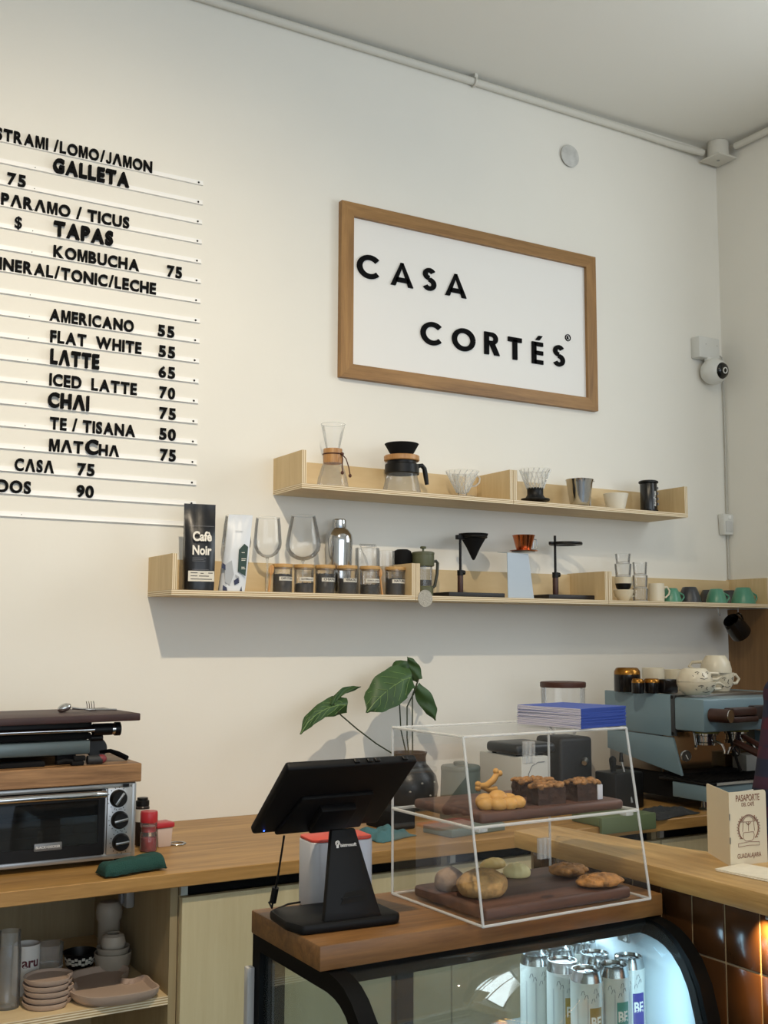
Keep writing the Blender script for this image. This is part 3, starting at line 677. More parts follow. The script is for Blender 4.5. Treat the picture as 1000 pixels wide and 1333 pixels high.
for i, px in enumerate(jpx):
    b, k = spot(px, 770, -.150, LS)
    t = thing('bean_jar', jlab[i], 'jar', b, radians([6, -3, 4, 0, -5, 2][i]), 'coffee bean jars on the lower shelf')
    R = 12.6*k; H = 33*k
    MB().lathe([(0, 0), (R*.95, 0), (R, .002), (R, H), (R*.96, H)], 32).obj('glass_body', JARG, t, 40)
    fill = JL[i][1]*k
    mb = MB().lathe([(0, .002), (R*.93, .002), (R*.93, fill*.9), (R*.6, fill), (0, fill*1.03)], 24)
    for j in range(46):
        a = random.random()*2*pi; rr_ = R*.9*math.sqrt(random.random())
        mb.blob((rr_*cos(a), rr_*sin(a), fill*(.93+.06*random.random())), (.0042, .003, .0026), 1)
    tag(mb.obj('coffee_beans', BEAN, t, 60), kind='stuff')
    MB().lathe([(0, H-.004), (R*.9, H-.004), (R*.9, H), (R*1.06, H), (R*1.07, H+.0015), (R*1.06, H+.009), (R*1.0, H+.010), (0, H+.010)], 32).obj('wooden_lid', LIDW, t, 40)
    mb = MB(); n = 12; a0, a1 = radians(-140), radians(-36)
    for j in range(n):
        p0 = a0+(a1-a0)*j/n; p1 = a0+(a1-a0)*(j+1)/n; r2 = R*1.012
        mb.quad((r2*cos(p0), r2*sin(p0), 15.5*k), (r2*cos(p1), r2*sin(p1), 15.5*k), (r2*cos(p1), r2*sin(p1), 20.5*k), (r2*cos(p0), r2*sin(p0), 20.5*k))
    lb = mb.obj('paper_label', mat('white_label', '#e6e3dc', .6), t, 60)
    tx = text_bm(JL[i][0], 1, .03, 0, 'CENTER'); bb = bounds(tx); q = 18*k/(bb[1]-bb[0]); tx.transform(Matrix.Diagonal((q, min(q*1.4, 3*k/.7), 1, 1)))
    for v in tx.verts:
        a = radians(-88)+v.co.x/(R*1.02); z = 17*k+v.co.y; v.co = Vector((R*1.022*cos(a), R*1.022*sin(a), z))
    mb = MB(); mb.add(tx); mb.obj('label_print', mat('dark_print', '#2b2a29', .6), lb, 0)
for px, ang, dz, lab in ((350, 8, .0, 'wooden spoon at the left of the leftmost bean jar'), (498, -6, 0, 'wooden spoon standing between the two rightmost bean jars')):
    b, k = spot(px, 770, -.168, LS)
    o = spoon_mesh(36*k, k).obj('wooden_spoon', SPOONW); o.location = b; o.rotation_euler = (radians(-8) if px < 400 else radians(-5), radians(ang), radians(-10)); tag(o, lab, 'spoon', 'wooden spoons')

# cocktail shaker
b, k = spot(441, 770, -.055, LS)
t = thing('cocktail_shaker', 'polished steel cocktail shaker behind the bean jars', 'shaker', b, 0)
MB().lathe(sc([(0, 0), (13, 0), (14, 1), (15.5, 20), (17.8, 66), (18, 68), (17.2, 69)], k), 40).obj('tumbler', CHROME, t, 30)
MB().lathe(sc([(18, 68), (18.2, 72), (17, 79), (13, 85), (10, 87.5), (9, 88)], k), 40).obj('strainer_top', CHROME, t, 30)
MB().lathe(sc([(9, 86), (9.4, 87), (9.2, 98), (8, 99.5), (0, 100)], k), 32).obj('cap', CHROME, t, 30)
# two beakers and a wire strainer
b, k = spot(478, 771, -.06, LS)
t = thing('glass_tumbler', 'clear glass tumbler behind the jars, holding the strainer spring', 'glass', b, 0, 'clear tumblers behind the bean jars')
MB().lathe(sc([(0, 1), (14, 1), (15, 2), (16, 62), (15.4, 62.5), (15, 61), (14, 4), (0, 4)], k), 32).obj('wall', GLASS, t, 40)
b2, k2 = spot(496, 771, -.075, LS)
t2 = dup(t, b2 + Vector((.018, 0, 0)), None, 'clear glass tumbler just left of the black cap, behind the jars', (.7, .7, .95))
mb = MB(); n = 90
for_pts = []
for i in range(n):
    s = i/(n-1); a = s*2*pi*11
    for_pts.append((-.026+.058*s, .0045*cos(a), 65*k+.0065*sin(a)))
mb.tube(for_pts, .0007, 5); mb.tube([(-.026, 0, 66*k), (-.018, -.006, 54*k), (-.006, -.01, 40*k), (.0, -.01, 28*k)], .0009, 5)
mb.tube([(-.022, 0, 60*k), (-.012, -.008, 52*k), (.004, -.011, 34*k)], .0009, 5)
o = mb.obj('cocktail_strainer', STEEL); o.location = b; tag(o, 'coiled wire strainer spring resting on a tumbler beside the shaker', 'strainer')
# black round-topped grinder
b, k = spot(524, 771, -.045, LS)
t = thing('hand_grinder', 'black round-topped hand grinder left of the olive french press', 'grinder', b, 0)
MB().lathe(sc([(0, 0), (13, 0), (13, 42), (12.2, 43)], k), 28).obj('body', BLACK, t)
MB().lathe(sc([(12.6, 43), (12.8, 55), (11, 60), (7, 62), (0, 62.5)], k), 28).obj('cap', BLACKM, t)

# french press
OLIVE = mat('olive_plastic', '#55583f', .45)
b, k = spot(551, 771, -.085, LS)
t = thing('french_press', 'olive green french press with glass body and loop handle', 'french press', b, 0)
MB().lathe(sc([(0, 0), (12.5, 0), (13.2, 1), (13.2, 12), (12, 14), (0, 14)], k), 32).obj('base', OLIVE, t)
MB().lathe(sc([(11.5, 13), (12, 40)], k), 32).obj('glass_body', GLASS, t)
MB().lathe(sc([(0, 15), (10.5, 15), (10.5, 22), (0, 22)], k), 24).obj('plunger', BLACK, t)
MB().lathe(sc([(14.2, 40), (14.5, 41), (14.5, 55), (14.8, 55.5), (14.8, 58), (12, 59), (0, 59.5)], k), 32).obj('lid', OLIVE, t)
mb = MB(); mb.cyl((0, 0, 59*k), (0, 0, 63*k), 1.4*k); mb.lathe(sc([(0, 63), (3.5, 63), (4.2, 64.5), (3.5, 66), (0, 66.4)], k), 20); mb.obj('knob', OLIVE, t)
mb = MB(); mb.tube([(k*a, 0, k*c) for a, c in ((13, 46.5), (20, 47.5), (22.5, 45), (21.5, 30), (18, 15), (13.5, 12))], k*2.1, 10); mb.obj('handle', mat('dark_olive_plastic', '#33352a', .45), t)

# frosted disc stuck on the shelf front
p = on_y(554.5, 779, -.205)
o = MB().lathe([(0, 0), (.0265, 0), (.0265, .002), (0, .002)], 40).move(Matrix.Rotation(pi/2, 4, 'X')).obj('frosted_disc', mat('frosted_grey', '#a9a498', .5, var=.25, vscale=350, bump=.5, bscale=300), None, 40)
o.location = (p.x, -.2005, p.z); tag(o, 'round frosted disc on the front of the lower shelf below the french press', 'disc')

# dripper stands
DARKW = wood('dark_walnut', '#2e1712', '#4a2a20', 'Z', 3, .5)
def stand(label, px, y, cone, wbase, off):
    b, k = spot(px, 770, y, LS)
    t = thing('dripper_stand', label, 'dripper stand', b, 0, 'black dripper stands on the middle shelf')
    MB().box((-off*k, -.05, 0), ((wbase-off)*k, .05, 6.5*k), .002).obj('base', mat('black_stone', '#171416', .5), t)
    MB().lathe(sc([(0, 6.5), (3.6, 6.5), (3.8, 7), (3.8, 28), (3.4, 29), (0, 29)], k), 20).obj('wooden_post', DARKW, t)
    mb = MB(); mb.lathe(sc([(0, 29), (4.2, 29), (4.2, 36), (0, 36)], k), 16); mb.cyl((0, 0, 33*k), (k*6.5, 0, 33*k), k*3, k*3, 14); mb.obj('clamp', BLACK, t)
    MB().cyl((0, 0, 36*k), (0, 0, 84*k), k*1.7, k*1.7, 12).obj('rod', BLACK, t)
    return t, k
t, k = stand('dripper stand holding a black cone filter, nearest the french press', 599.5, -.095, True, 88, 31)
mb = MB(); mb.box((-k*6, -k*3, 76*k), (k*7, k*3, 82*k), k*.8)
ring = [(k*21+k*17*cos(a), k*17*sin(a), 80*k) for a in [2*pi*i/32 for i in range(32)]]; mb.tube(ring, k*1.6, 8, closed=True); mb.obj('ring_arm', BLACK, t)
b = t.location; o = MB().lathe(sc([(0, 50), (1.2, 50), (3, 53), (15, 79), (17.5, 84), (19.5, 84.5), (19, 82.5), (16.5, 79), (2.5, 55), (0, 54)], k), 36).obj('cone_filter', BLACKM); o.location = (b.x+k*21, b.y, b.z); tag(o, 'black cone filter hung in the ring of the left dripper stand', 'coffee filter')
t, k = stand('empty dripper stand with flat ring arm, right of the copper dripper', 723.5, -.095, False, 82, 26)
mb = MB(); mb.box((-k*9, -k*2.4, 72*k), (k*8, k*2.4, 76*k), k*.8); mb.lathe(sc([(14, 72.5), (21.5, 72.5), (22, 74), (21.5, 76), (14, 76), (14, 72.5)], k), 36, M=Matrix.Translation((k*18, 0, 0))); mb.obj('ring_arm', BLACK, t)

# bent white steel stand with copper dripper
b, k = spot(667, 772, -.10, LS)
t = thing('metal_dripper_stand', 'pale blue-white bent sheet stand under the copper dripper', 'dripper stand', b, radians(4))
SHEET = mat('pale_metal_sheet', '#a9b4be', .5, .15)
mb = MB(); th = .0022
path = [(.045, 0), (-.045, 0), (-.035, 58*k), (.05, 60*k)]
for a, c in zip(path, path[1:]): 
    pass
def sheet(pts, hw0, hw1, zs=None):
    q = MB()
    for (y0, z0, w0), (y1, z1, w1) in zip(pts, pts[1:]):
        d = Vector((0, y1-y0, z1-z0)).normalized(); nn = Vector((0, -d.z, d.y))*th
        v = [(-w0, y0, z0), (w0, y0, z0), (w1, y1, z1), (-w1, y1, z1)]
        q.quad(*v)
    return q
o = sheet([(.05, .001, 22*k), (-.045, .001, 22*k), (-.03, 59*k, 18*k), (.02, 61*k, 18*k)], 0, 0); o.obj('bent_sheet', SHEET, t, 0, solid=.002)
p0 = on_y(684, 712, -.11)
mb = MB(); mb.lathe([(.010, 0), (.040, 0), (.041, .0012), (.040, .0024), (.010, .0024)], 32); o = mb.obj('holder_plate', STEEL, t); o.location = (18*k, -.005, 61*k+.002)
t2 = thing('copper_dripper', 'small copper cone dripper with wire handle on the pale metal stand', 'dripper', (b.x+18*k, b.y-.005, b.z+61*k+.0046))
MB().lathe(sc([(0, 0), (18, 0), (19, .6), (18, 1.2), (9.5, 1.6), (10, 3), (14.5, 20), (15.2, 21), (14, 20.5), (9, 4), (0, 3)], k), 36).obj('cone', COPPER, t2, 40)
mb = MB(); mb.tube([(k*a, 0, k*c) for a, c in ((14, 17), (21, 16), (22, 12), (21, 4), (17, 2))], k*.8, 6); mb.tube([(k*a, k*3, k*c) for a, c in ((14, 17), (18, 16.5), (18, 4), (15, 2))], k*.8, 6); mb.obj('handle', STEEL, t2)

# ================================================================== cups and tumblers on the right unit
def cup_prof(rt, rb, h, w=.8):     # standing mouth up: foot rb, mouth rt
    return [(0, 0), (rb*.7, 0), (rb*.8, .8), (rb, 3), (rb+(rt-rb)*.6, h*.5), (rt, h-.5), (rt-.4, h), (rt-w, h-.5), (rb+(rt-rb)*.6-w, h*.5), (rb-w, 4), (0, 2.5)]
def handle_pts(r0, z0, r1, z1, out, k): return [(k*a, 0, k*c) for a, c in ((r0-.6, z0), (r0+out*.6, z0+.6), (r0+out, (z0*2+z1)/3), (r0+out*.9, (z0+2*z1)/3), (r1+out*.4, z1), (r1-.6, z1+.3))]
GREENC = mat('green_ceramic', '#4f8b72', .28); GREYC = mat('charcoal_ceramic', '#35373b', .35)
def cup(name, label, px, py, y, z, prof, m, hp, rot, group, flip=False, seg=32, cat='cup', hm=None):
    b, k = spot(px, py, y, z)
    t = thing(name, label, cat, b, rot, group)
    P = sc(prof, k)
    H = max(p[1] for p in P)
    if flip: P = [(r, H-q) for r, q in P][::-1]
    MB().lathe(P, seg).obj('bowl', m, t, 40)
    if hp:
        pts = handle_pts(*hp, k)
        if flip: pts = [(a, c, H-e) for a, c, e in pts]
        MB().tube(pts, k*1.25, 8).obj('handle', hm or m, t, 60)
    return t, k
g = 'cups on the right lower shelf'
t, k = cup('white_cup', 'white cup at the bottom of the stack beside the shelf end panel', 812, 780, -.12, LS, cup_prof(13.5, 8, 15), IVORY, (12.5, 12, 10, 6, 5), radians(-10), g)
b = t.location.copy(); b.z += 15*k+.0005
t2 = thing('white_cup', 'white cup with a black band stacked on the plain white cup', 'cup', b, 0, g)
MB().lathe(sc([(0, 0), (7, 0), (9, 2), (10.5, 8)], k), 32).obj('lower_band', BLACK, t2); MB().lathe(sc([(10.5, 8), (11.5, 16), (10.8, 16.4), (9.5, 8), (0, 3)], k), 32).obj('upper_bowl', IVORY, t2)
MB().tube(handle_pts(11, 13, 9.5, 4, 4, k), k*1.2, 8).obj('handle', IVORY, t2)
def tumbler(label, base, k, h, r0, r1, grp='stacked tumblers on the right lower shelf'):
    t = thing('glass_tumbler', label, 'glass', base, 0, grp)
    MB().lathe(sc([(0, 0), (r0, 0), (r0+.3, .8), (r1, h), (r1-.7, h), (r0-.7, 2.5), (0, 2.2)], k), 32).obj('wall', glass('tumbler_glass', alpha=.07, refl=.9), t, 40)
    MB().lathe(sc([(r0-.2, 0), (r0+.35, .8), (r0-.2, 1.8)], k), 32).obj('foot', glass('glass_rim', alpha=.35), t, 60)
    return t
b.z += 16.6*k
tumbler('clear tumbler standing on the black banded cup, lower of two', b, k, 17, 9.5, 11)
b3 = b.copy(); b3.z += 12*k; tumbler('clear tumbler at the top of the left cup stack', b3, k, 17, 8.5, 10.5) if False else tumbler('clear tumbler at the top of the left cup stack', Vector((b.x, b.y, b.z+17.05*k)), k, 13, 8.5, 10)
b, k = spot(834, 781, -.135, LS)
for i, lab in enumerate(('lowest tumbler of the three stacked beside the cream mug', 'middle tumbler of the three stacked beside the cream mug', 'top tumbler of the three stacked beside the cream mug')):
    tumbler(lab, Vector((b.x, b.y, b.z+i*17.1*k)), k, 17, 9.2-.6*i, 10.2-.4*i)
cup('mug', 'cream mug with red marks between the tumblers and the green cups', 855, 781, -.14, LS, [(0, 0), (9, 0), (10, 1), (10.5, 12), (10, 24), (9.2, 24), (9.5, 12), (9, 3), (0, 2)], IVORY, (9.5, 19, 9.5, 6, 9), radians(-18), g, cat='mug')
mm = MB()
for a, z in ((-.9, .006), (-.7, .018), (-1.1, .03), (-.8, .03), (-1.0, .014)):
    mm.blob((.0259*cos(a)*1.2, .0259*sin(a)*1.2, z), (.003, .003, .003), 1)
mm.bm.free()
hg = (10.5, 12.5, 9, 4, 7)
cp = [(0, 0), (7, 0), (8, .6), (10.5, 6), (13, 14), (13.6, 18.5), (12.6, 18.5), (9.5, 6), (0, 3)]
def inv(lab, px, py, y, m, s, rot): return cup('coffee_cup', lab, px, py, y, LS, [(r*s, z*s) for r, z in cp], m, (12.2*s, 15*s, 9.5*s, 5.5*s, 7*s), rot, g, True)
inv('upturned green cup leftmost, beside the cream mug', 874, 782, -.13, GREENC, 1.0, radians(-12))
inv('upturned charcoal cup right of the leftmost green cup', 898, 783, -.125, GREYC, 1.12, radians(30))
inv('upturned charcoal cup in the back, between a charcoal and a green cup', 923, 784, -.052, GREYC, 1.0, radians(10))
inv('upturned green cup in the middle, in front of the charcoal cups', 933, 784, -.158, GREENC, 1.0, radians(-12))
inv('upturned charcoal cup in the back, farthest right', 950, 784, -.052, GREYC, 1.0, radians(160))
inv('upturned green cup rightmost, near the wall', 968, 786, -.150, GREENC, 1.15, radians(-8))

# hooks and hanging pitcher under the right unit
def hook(label, px, py, y):
    b, k = spot(px, py, y, LZ)
    mb = MB(); mb.tube([(0, 0, 0), (0, 0, -.018), (.002, 0, -.026), (.008, 0, -.030), (.013, 0, -.026), (.014, 0, -.020)], .0014, 8)
    mb.lathe([(0, -.0005), (.005, -.0005), (.004, -.003), (0, -.003)], 12)
    o = mb.obj('cup_hook', STEEL); o.location = b; tag(o, label, 'hook', 'hooks under the right shelf'); return b
hook('empty small hook under the cup shelf, left of the black pitcher', 935, 795, -.13)
hb = hook('small hook under the cup shelf carrying the black pitcher', 961, 795, -.13)
t = thing('milk_pitcher', 'black steel pitcher hanging tilted from a hook under the shelf', 'pitcher', (hb.x+.010, hb.y, hb.z-.030), radians(8))
M = Matrix.Translation((0, 0, 0)) @ Matrix.Rotation(radians(-52), 4, 'Y') @ Matrix.Translation((-.050, 0, -.045))
PITCH_B = mat('gloss_black_metal', '#0d0d0e', .22)
kk = .00265
MB().lathe(sc([(0, 0), (14, 0), (15, 1), (14.6, 14), (12.2, 28), (11.6, 31), (10.8, 31), (11, 28), (13, 12), (0, 2)], kk), 36).move(M).obj('body', PITCH_B, t, 40)
MB().tube([(.036, 0, .012), (.052, 0, .022), (.056, 0, .042), (.050, 0, .062), (.030, 0, .073)], .0036, 8).move(M).obj('handle', PITCH_B, t, 50)
MB().prism([(-.006, -.01), (-.006, .01), (-.016, 0)], .006).move(M @ Matrix.Translation((-.026, 0, .076))).obj('spout', PITCH_B, t, 0)

# security camera and cable on the corner
p = on_y(914, 456, 0); k = mpp(p)
t = thing('security_camera', 'white dome security camera under its wall box near the corner', 'camera', (p.x, 0, p.z))
CAMW = mat('white_camera_plastic', '#d9d9d4', .35)
MB().box((-20*k, -.045, -14*k), (17*k, 0, 14*k), .005).obj('wall_box', CAMW, t)
mb = MB()
for x in (-8, 12): mb.cyl((x*k, -.0455, 4*k), (x*k, -.044, 4*k), .002)
mb.obj('box_screw', STEEL, t)
MB().cyl((0, -.035, -20*k), (0, -.035, -13*k), .018).obj('neck', CAMW, t)
mb = MB(); mb.blob((3*k, -.05, -31*k), (17*k, 17*k, 17*k), 4); mb.obj('dome', CAMW, t, 60)
fdir = Vector((.12, -1, 0)).normalized() if False else Vector((.05, -.98, -.12)).normalized()
c0 = Vector((3*k, -.05, -31*k))
M = Matrix.Translation(c0+fdir*13.2*k) @ fdir.to_track_quat('Z', 'Y').to_matrix().to_4x4()
fo = MB().lathe(sc([(0, 5), (6, 4.8), (9, 3.2), (10.5, .5), (10, 0), (0, 0)], k), 32, M=M).obj('lens_face', mat('gloss_black', '#08080a', .12), t, 50)
MB().lathe(sc([(2.8, 5.6), (4.2, 5.6), (4.2, 4.8), (2.8, 4.8), (2.8, 5.6)], k), 24, M=M).obj('lens_ring', CAMW, fo, 40)
pipe('camera_cable', [(p.x+17*k, -.012, p.z), (3.378, -.012, p.z-.02), (3.383, -.010, p.z-.2), (3.384, -.010, 2.2), (3.383, -.008, 2.0), (3.383, -.008, 1.672)], .0032, mat('white_cable', '#bdbbb2', .6), 'white cable running down the corner from the security camera', 'cable')
p = on_y(947.5, 683, -.015)
t = thing('wall_sensor', 'small white sensor box in the corner halfway down the cable', 'sensor', (p.x-.012, 0, p.z))
MB().prism([(-.030, .040), (.026, .040), (.022, -.042), (-.026, -.042)], .030, .004, Matrix.Translation((0, -.004, 0)) @ FACE).obj('housing', CAMW, t, 40)
MB().box((-.020, -.0365, -.03), (.016, -.033, .012), .002).obj('lens_panel', mat('milky_lens', '#c9c9c6', .3), t)
MB().box((-.004, -.0365, .02), (.010, -.033, .034), .001).obj('indicator', mat('bright_white', '#eeeeea', .3), t)

# ================================================================== back counter
CT = .92
ctop = MB().box((-2.45, -.667, .889), (XR-.014, -.0005, CT), .0015, 1).obj('worktop', OAKTOP)
tag(ctop, 'long oak worktop along the wall, carrying oven, vase and espresso machine', 'worktop')
def cabinet(label, x0, x1, door=True):
    c = thing('base_cabinet', label, 'cabinet', ((x0+x1)/2, 0, 0), 0, 'base cabinets under the oak worktop')
    a = (x1-x0)/2
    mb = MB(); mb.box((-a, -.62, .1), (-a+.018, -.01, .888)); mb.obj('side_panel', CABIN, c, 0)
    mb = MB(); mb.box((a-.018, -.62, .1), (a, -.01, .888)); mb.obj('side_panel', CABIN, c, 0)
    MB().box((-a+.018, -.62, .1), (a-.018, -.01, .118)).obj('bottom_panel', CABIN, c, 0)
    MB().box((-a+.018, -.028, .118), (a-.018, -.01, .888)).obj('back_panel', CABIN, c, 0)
    MB().box((-a, -.57, 0), (a, -.55, .1)).obj('plinth', BLACKM, c, 0)
    if door:
        MB().box((-a+.001, -.640, .105), (a-.0015, -.622, .858), .001, 1).obj('door', DOORPLY, c, 0)
        MB().box((-a+.018, -.600, .855), (a-.018, -.590, .888)).obj('grip_recess', BLACKM, c, 0)
        MB().box((-a, -.634, .862), (-a+.016, -.6205, .888)).obj('profile_end', mat('aluminium_profile', '#b5b4ae', .4, .6), c, 0)
    return c
cc = cabinet('open base cabinet with a shelf of cups and plates, under the oven', -.30, .912, False)
MB().box((-.606+.018, -.62, .626), (.606-.018, -.03, .644)).obj('shelf', PLYZ, cc, 0)
cabinet('pale plywood base cabinet door left of the display fridge', .914, 1.643)
cabinet('pale plywood base cabinet seen behind the pastry case', 1.645, 2.378)
cabinet('pale plywood base cabinet under the espresso machine', 2.380, 3.372)
# wall outlet in the open cabinet
p = on_x(171, 1167, .893)
t = thing('power_outlet', 'grey power outlet in the open cabinet above the white bowls', 'outlet', (p.x, p.y, p.z))
MB().box((-.022, -.028, -.022), (0, .028, .022), .006).obj('cover', mat('grey_outlet', '#8f8f8c', .4), t)
MB().box((-.030, -.012, -.012), (-.022, .012, .012), .003).obj('socket', mat('grey_outlet_face', '#77777a', .4), t)

# ------------------------------------------------------------------ toaster oven
OY = -.506
ox0, ox1, oz0, oz1 = .37, .846, .932, 1.104
t = thing('toaster_oven', 'black and silver toaster oven with three round knobs on the worktop', 'oven', ((ox0+ox1)/2, OY, CT))
hw_ = (ox1-ox0)/2; dz = oz1-CT; z0_ = oz0-CT
def oxz(px, py, y=OY): q = on_y(px, py, y); return q.x-(ox0+ox1)/2, q.z-CT
OVENS = mat('silver_oven_body', '#a7a9aa', .35, .7)
mb = MB(); mb.box((-hw_, 0, z0_), (hw_, .010, z0_+.014), .004); mb.box((-hw_, 0, dz-.012), (hw_, .010, dz), .004); mb.box((hw_-.012, -.002, z0_), (hw_, .012, dz), .005); mb.obj('face_frame', OVENS, t)
cx0, _ = oxz(137, 1060)
mb = MB(); mb.box((cx0, .004, z0_), (hw_, .28, dz), .004); mb.box((-hw_, .004, dz-.008), (cx0+.004, .28, dz), .003); mb.box((-hw_, .004, z0_), (cx0+.004, .28, z0_+.010), .003); mb.box((-hw_, .004, z0_), (-hw_+.010, .28, dz), .003); mb.box((-hw_, .27, z0_), (cx0+.004, .28, dz)); mb.obj('body', OVENS, t)
INS = mat('dark_oven_inside', '#26262a', .45, .3)
mb = MB(); mb.box((-hw_+.0105, .012, z0_+.0105), (-hw_+.012, .268, dz-.0085)); mb.box((cx0-.002, .012, z0_+.0105), (cx0-.0005, .268, dz-.0085)); mb.box((-hw_+.012, .266, z0_+.0105), (cx0-.002, .2675, dz-.0085)); mb.box((-hw_+.012, .012, dz-.010), (cx0-.002, .266, dz-.0085)); mb.obj('oven_lining', INS, t, 0)
MB().box((cx0+.004, -.003, z0_+.012), (hw_-.010, .008, dz-.010), .002).obj('control_panel', mat('brushed_control_panel', '#b9babb', .35, .8), t)
for i, (px, py, an) in enumerate(((153.5, 1039, 35), (155, 1067, 80), (156.5, 1096, 85))):
    x, z = oxz(px, py)
    M = Matrix.Translation((x, -.003, z)) @ Matrix.Rotation(pi/2, 4, 'X')
    kn = MB().lathe([(0, 0), (.0205, 0), (.0205, .004), (.018, .012), (.0165, .014), (0, .014)], 32, M=M).obj('knob', BLACK, t, 40)
    MB().box((-.003, -.016, .013), (.003, .016, .018), .0012).move(M @ Matrix.Rotation(radians(-an), 4, 'Z')).obj('pointer_bar', STEEL, kn)
    mk = MB()
    for j in range(11):
        a = radians(-30+24*j); mk.box((-.0009, .0235, 0), (.0009, .0262, .0004)); 
        for v in mk.bm.verts[-8:]: v.co = Matrix.Rotation(a, 4, 'Z') @ v.co
    mk.move(M).obj('dial_mark', mat('dark_print', '#2b2a29', .6), t, 0)
x, z = oxz(163, 1022); MB().box((x-.006, -.0045, z-.0035), (x+.008, -.0025, z+.0035)).obj('indicator_lamp', BLACK, t)
# door
x1, _ = oxz(135, 1060)
xl = -hw_+.012
dr = MB(); 
dr.box((xl, -.006, z0_+.014), (x1, .004, z0_+.040)); dr.box((xl, -.006, dz-.034), (x1, .004, dz-.013)); dr.box((xl, -.006, z0_+.04), (xl+.02, .004, dz-.034)); dr.box((x1-.014, -.006, z0_+.04), (x1, .004, dz-.034))
d_ = dr.obj('door', BLACK, t, 0)
MB().box((xl+.02, -.003, z0_+.04), (x1-.014, .001, dz-.034)).obj('door_glass', glass('smoked_oven_glass', '#8a8d8f', alpha=.015, refl=.5), d_, 0)
mb = MB(); hz = oxz(60, 1037)[1]
mb.tube([(xl+.01, -.004, hz), (xl+.012, -.028, hz), (xl+.05, -.034, hz+.001), ((xl+x1)/2, -.036, hz+.002), (x1-.04, -.034, hz+.001), (x1-.006, -.028, hz), (x1-.004, -.004, hz)], .0065, 10)
mb.move(Matrix.Translation((0, 0, hz)) @ Matrix.Diagonal((1, 1, 1.25, 1)) @ Matrix.Translation((0, 0, -hz))); mb.obj('handle', CHROME, d_, 50)
x, z = oxz(61.5, 1101.5)
lp = MB().box((x-.031, -.0075, z-.0085), (x+.031, -.0055, z+.0085), .002).obj('brand_plate', mat('plate_grey', '#77797b', .4, .5), d_)
flat_text('BLACK+DECKER', .054, x-.027, z-.0032, -.0079, mat('white_print', '#d8d8d6', .5), lp, 'plate_lettering', .02)
MB().box((xl, .010, z0_+.013), (cx0, .26, z0_+.016)).obj('crumb_tray', mat('dark_oven_inside', '#1d1d1e', .5), t)
mb = MB()
for i in range(13): mb.cyl((xl+.02+i*.026, .012, z0_+.062), (xl+.02+i*.026, .25, z0_+.062), .0011, seg=6)
for y in (.014, .13, .25): mb.cyl((xl+.006, y, z0_+.063), (cx0-.004, y, z0_+.063), .0018, seg=8)
mb.obj('wire_rack', CHROME, t, 60)
MB().cyl((xl+.01, .06, z0_+.098), (cx0-.02, .06, z0_+.098), .004).obj('heating_element', STEEL, t)
for fx in (-hw_+.03, hw_-.03):
    for fy in (.02, .25): MB().cyl((fx, fy, 0), (fx, fy, z0_+.001), .012, .014, 14).obj('foot', BLACK, t)
# wooden slab on the oven
sz0, sz1 = oz1+.001, 1.1475
o = MB().box((.20, -.512, sz0), (.855, -.20, sz1), .002, 1).obj('wooden_slab', wood('rustic_slab', '#6b4a2b', '#a98056', 'X', 1.4, .5, contrast=.8)); tag(o, 'thick wooden slab lying on top of the toaster oven', 'wooden slab')
# panini grill
gy = -.47
def gx(px, py): q = on_y(px, py, gy); return q
a = gx(118, 972); xr_ = a.x
t = thing('panini_grill', 'black and chrome contact grill on the wooden slab above the oven', 'grill', (xr_, gy, sz1))
def gz(px, py): return gx(px, py).z-sz1
zb0, zb1 = gz(115, 982), gz(117, 963); zt = gz(117, 938)
MB().box((-.40, 0, zb0), (0, .25, zb1), .006).obj('lower_housing', mat('grey_metal_housing', '#77817f', .4, .6), t)
MB().box((-.40, .002, zb1+.001), (.002, .25, zb1+.016), .004).obj('grill_plate', BLACKM, t)
MB().box((-.40, .004, zb1+.017), (.004, .25, zt), .006).obj('lid', BLACK, t)
MB().cyl((-.40, -.012, zb1+.024), (.004, -.012, zb1+.024), .0055).obj('handle_bar', CHROME, t)
z = zb1+.023
mb = MB(); mb.cyl((.004, .0, z), (.048, .0, z), .014); mb.cyl((.056, 0, z), (.068, 0, z), .016); kb = mb.obj('hinge_knob', BLACK, t, 40)
MB().cyl((.047, 0, z), (.057, 0, z), .0135).obj('chrome_ring', CHROME, kb)
MB().cyl((.002, .01, zb1+.003), (.030, .01, zb1+.003), .008).obj('latch', BLACK, t)
MB().box((-.225, -.008, 0), (-.105, .03, .012), .003).obj('foot', BLACKM, t)
MB().box((-.40, .2, 0), (-.02, .24, zb0+.002), .003).obj('foot', BLACKM, t)
MB().box((-.39, .0, .0), (-.34, .03, zb0+.002), .003).obj('foot', BLACKM, t)
MB().box((-.075, .01, .0), (-.03, .03, zb0+.002), .003).obj('foot', BLACKM, t)
# dark board on the grill
q = on_y(168, 925, gy)
bz = sz1+zt+.0005
o = MB().box((-.62, -.14, 0), (0, .10, .017), .003).obj('serving_board', mat('dark_red_wood', '#3a2524', .5, var=.2, vscale=12)); o.location = (q.x, gy+.08, bz); o.rotation_euler = (0, 0, radians(4)); tag(o, 'dark reddish serving board lying on top of the contact grill', 'board')
bt = bz+.0175
def at_board(px, py): p = on_y(px, py, -.42); return Vector((p.x, -.42, bt))
p = at_board(86, 918)
mb = MB(); mb.blob((0, 0, .011), (.017, .012, .010), 3); mb.move(Matrix.Rotation(radians(-20), 4, 'Y')); mb.tube([(.014, 0, .009), (.035, .003, .006), (.075, .010, .003)], [.0035, .0025, .003], 8)
o = mb.obj('spoon', CHROME, None, 50); o.location = p; tag(o, 'steel spoon bowl-up on the dark board, left of the fork', 'spoon')
p = at_board(118, 920)
mb = MB()
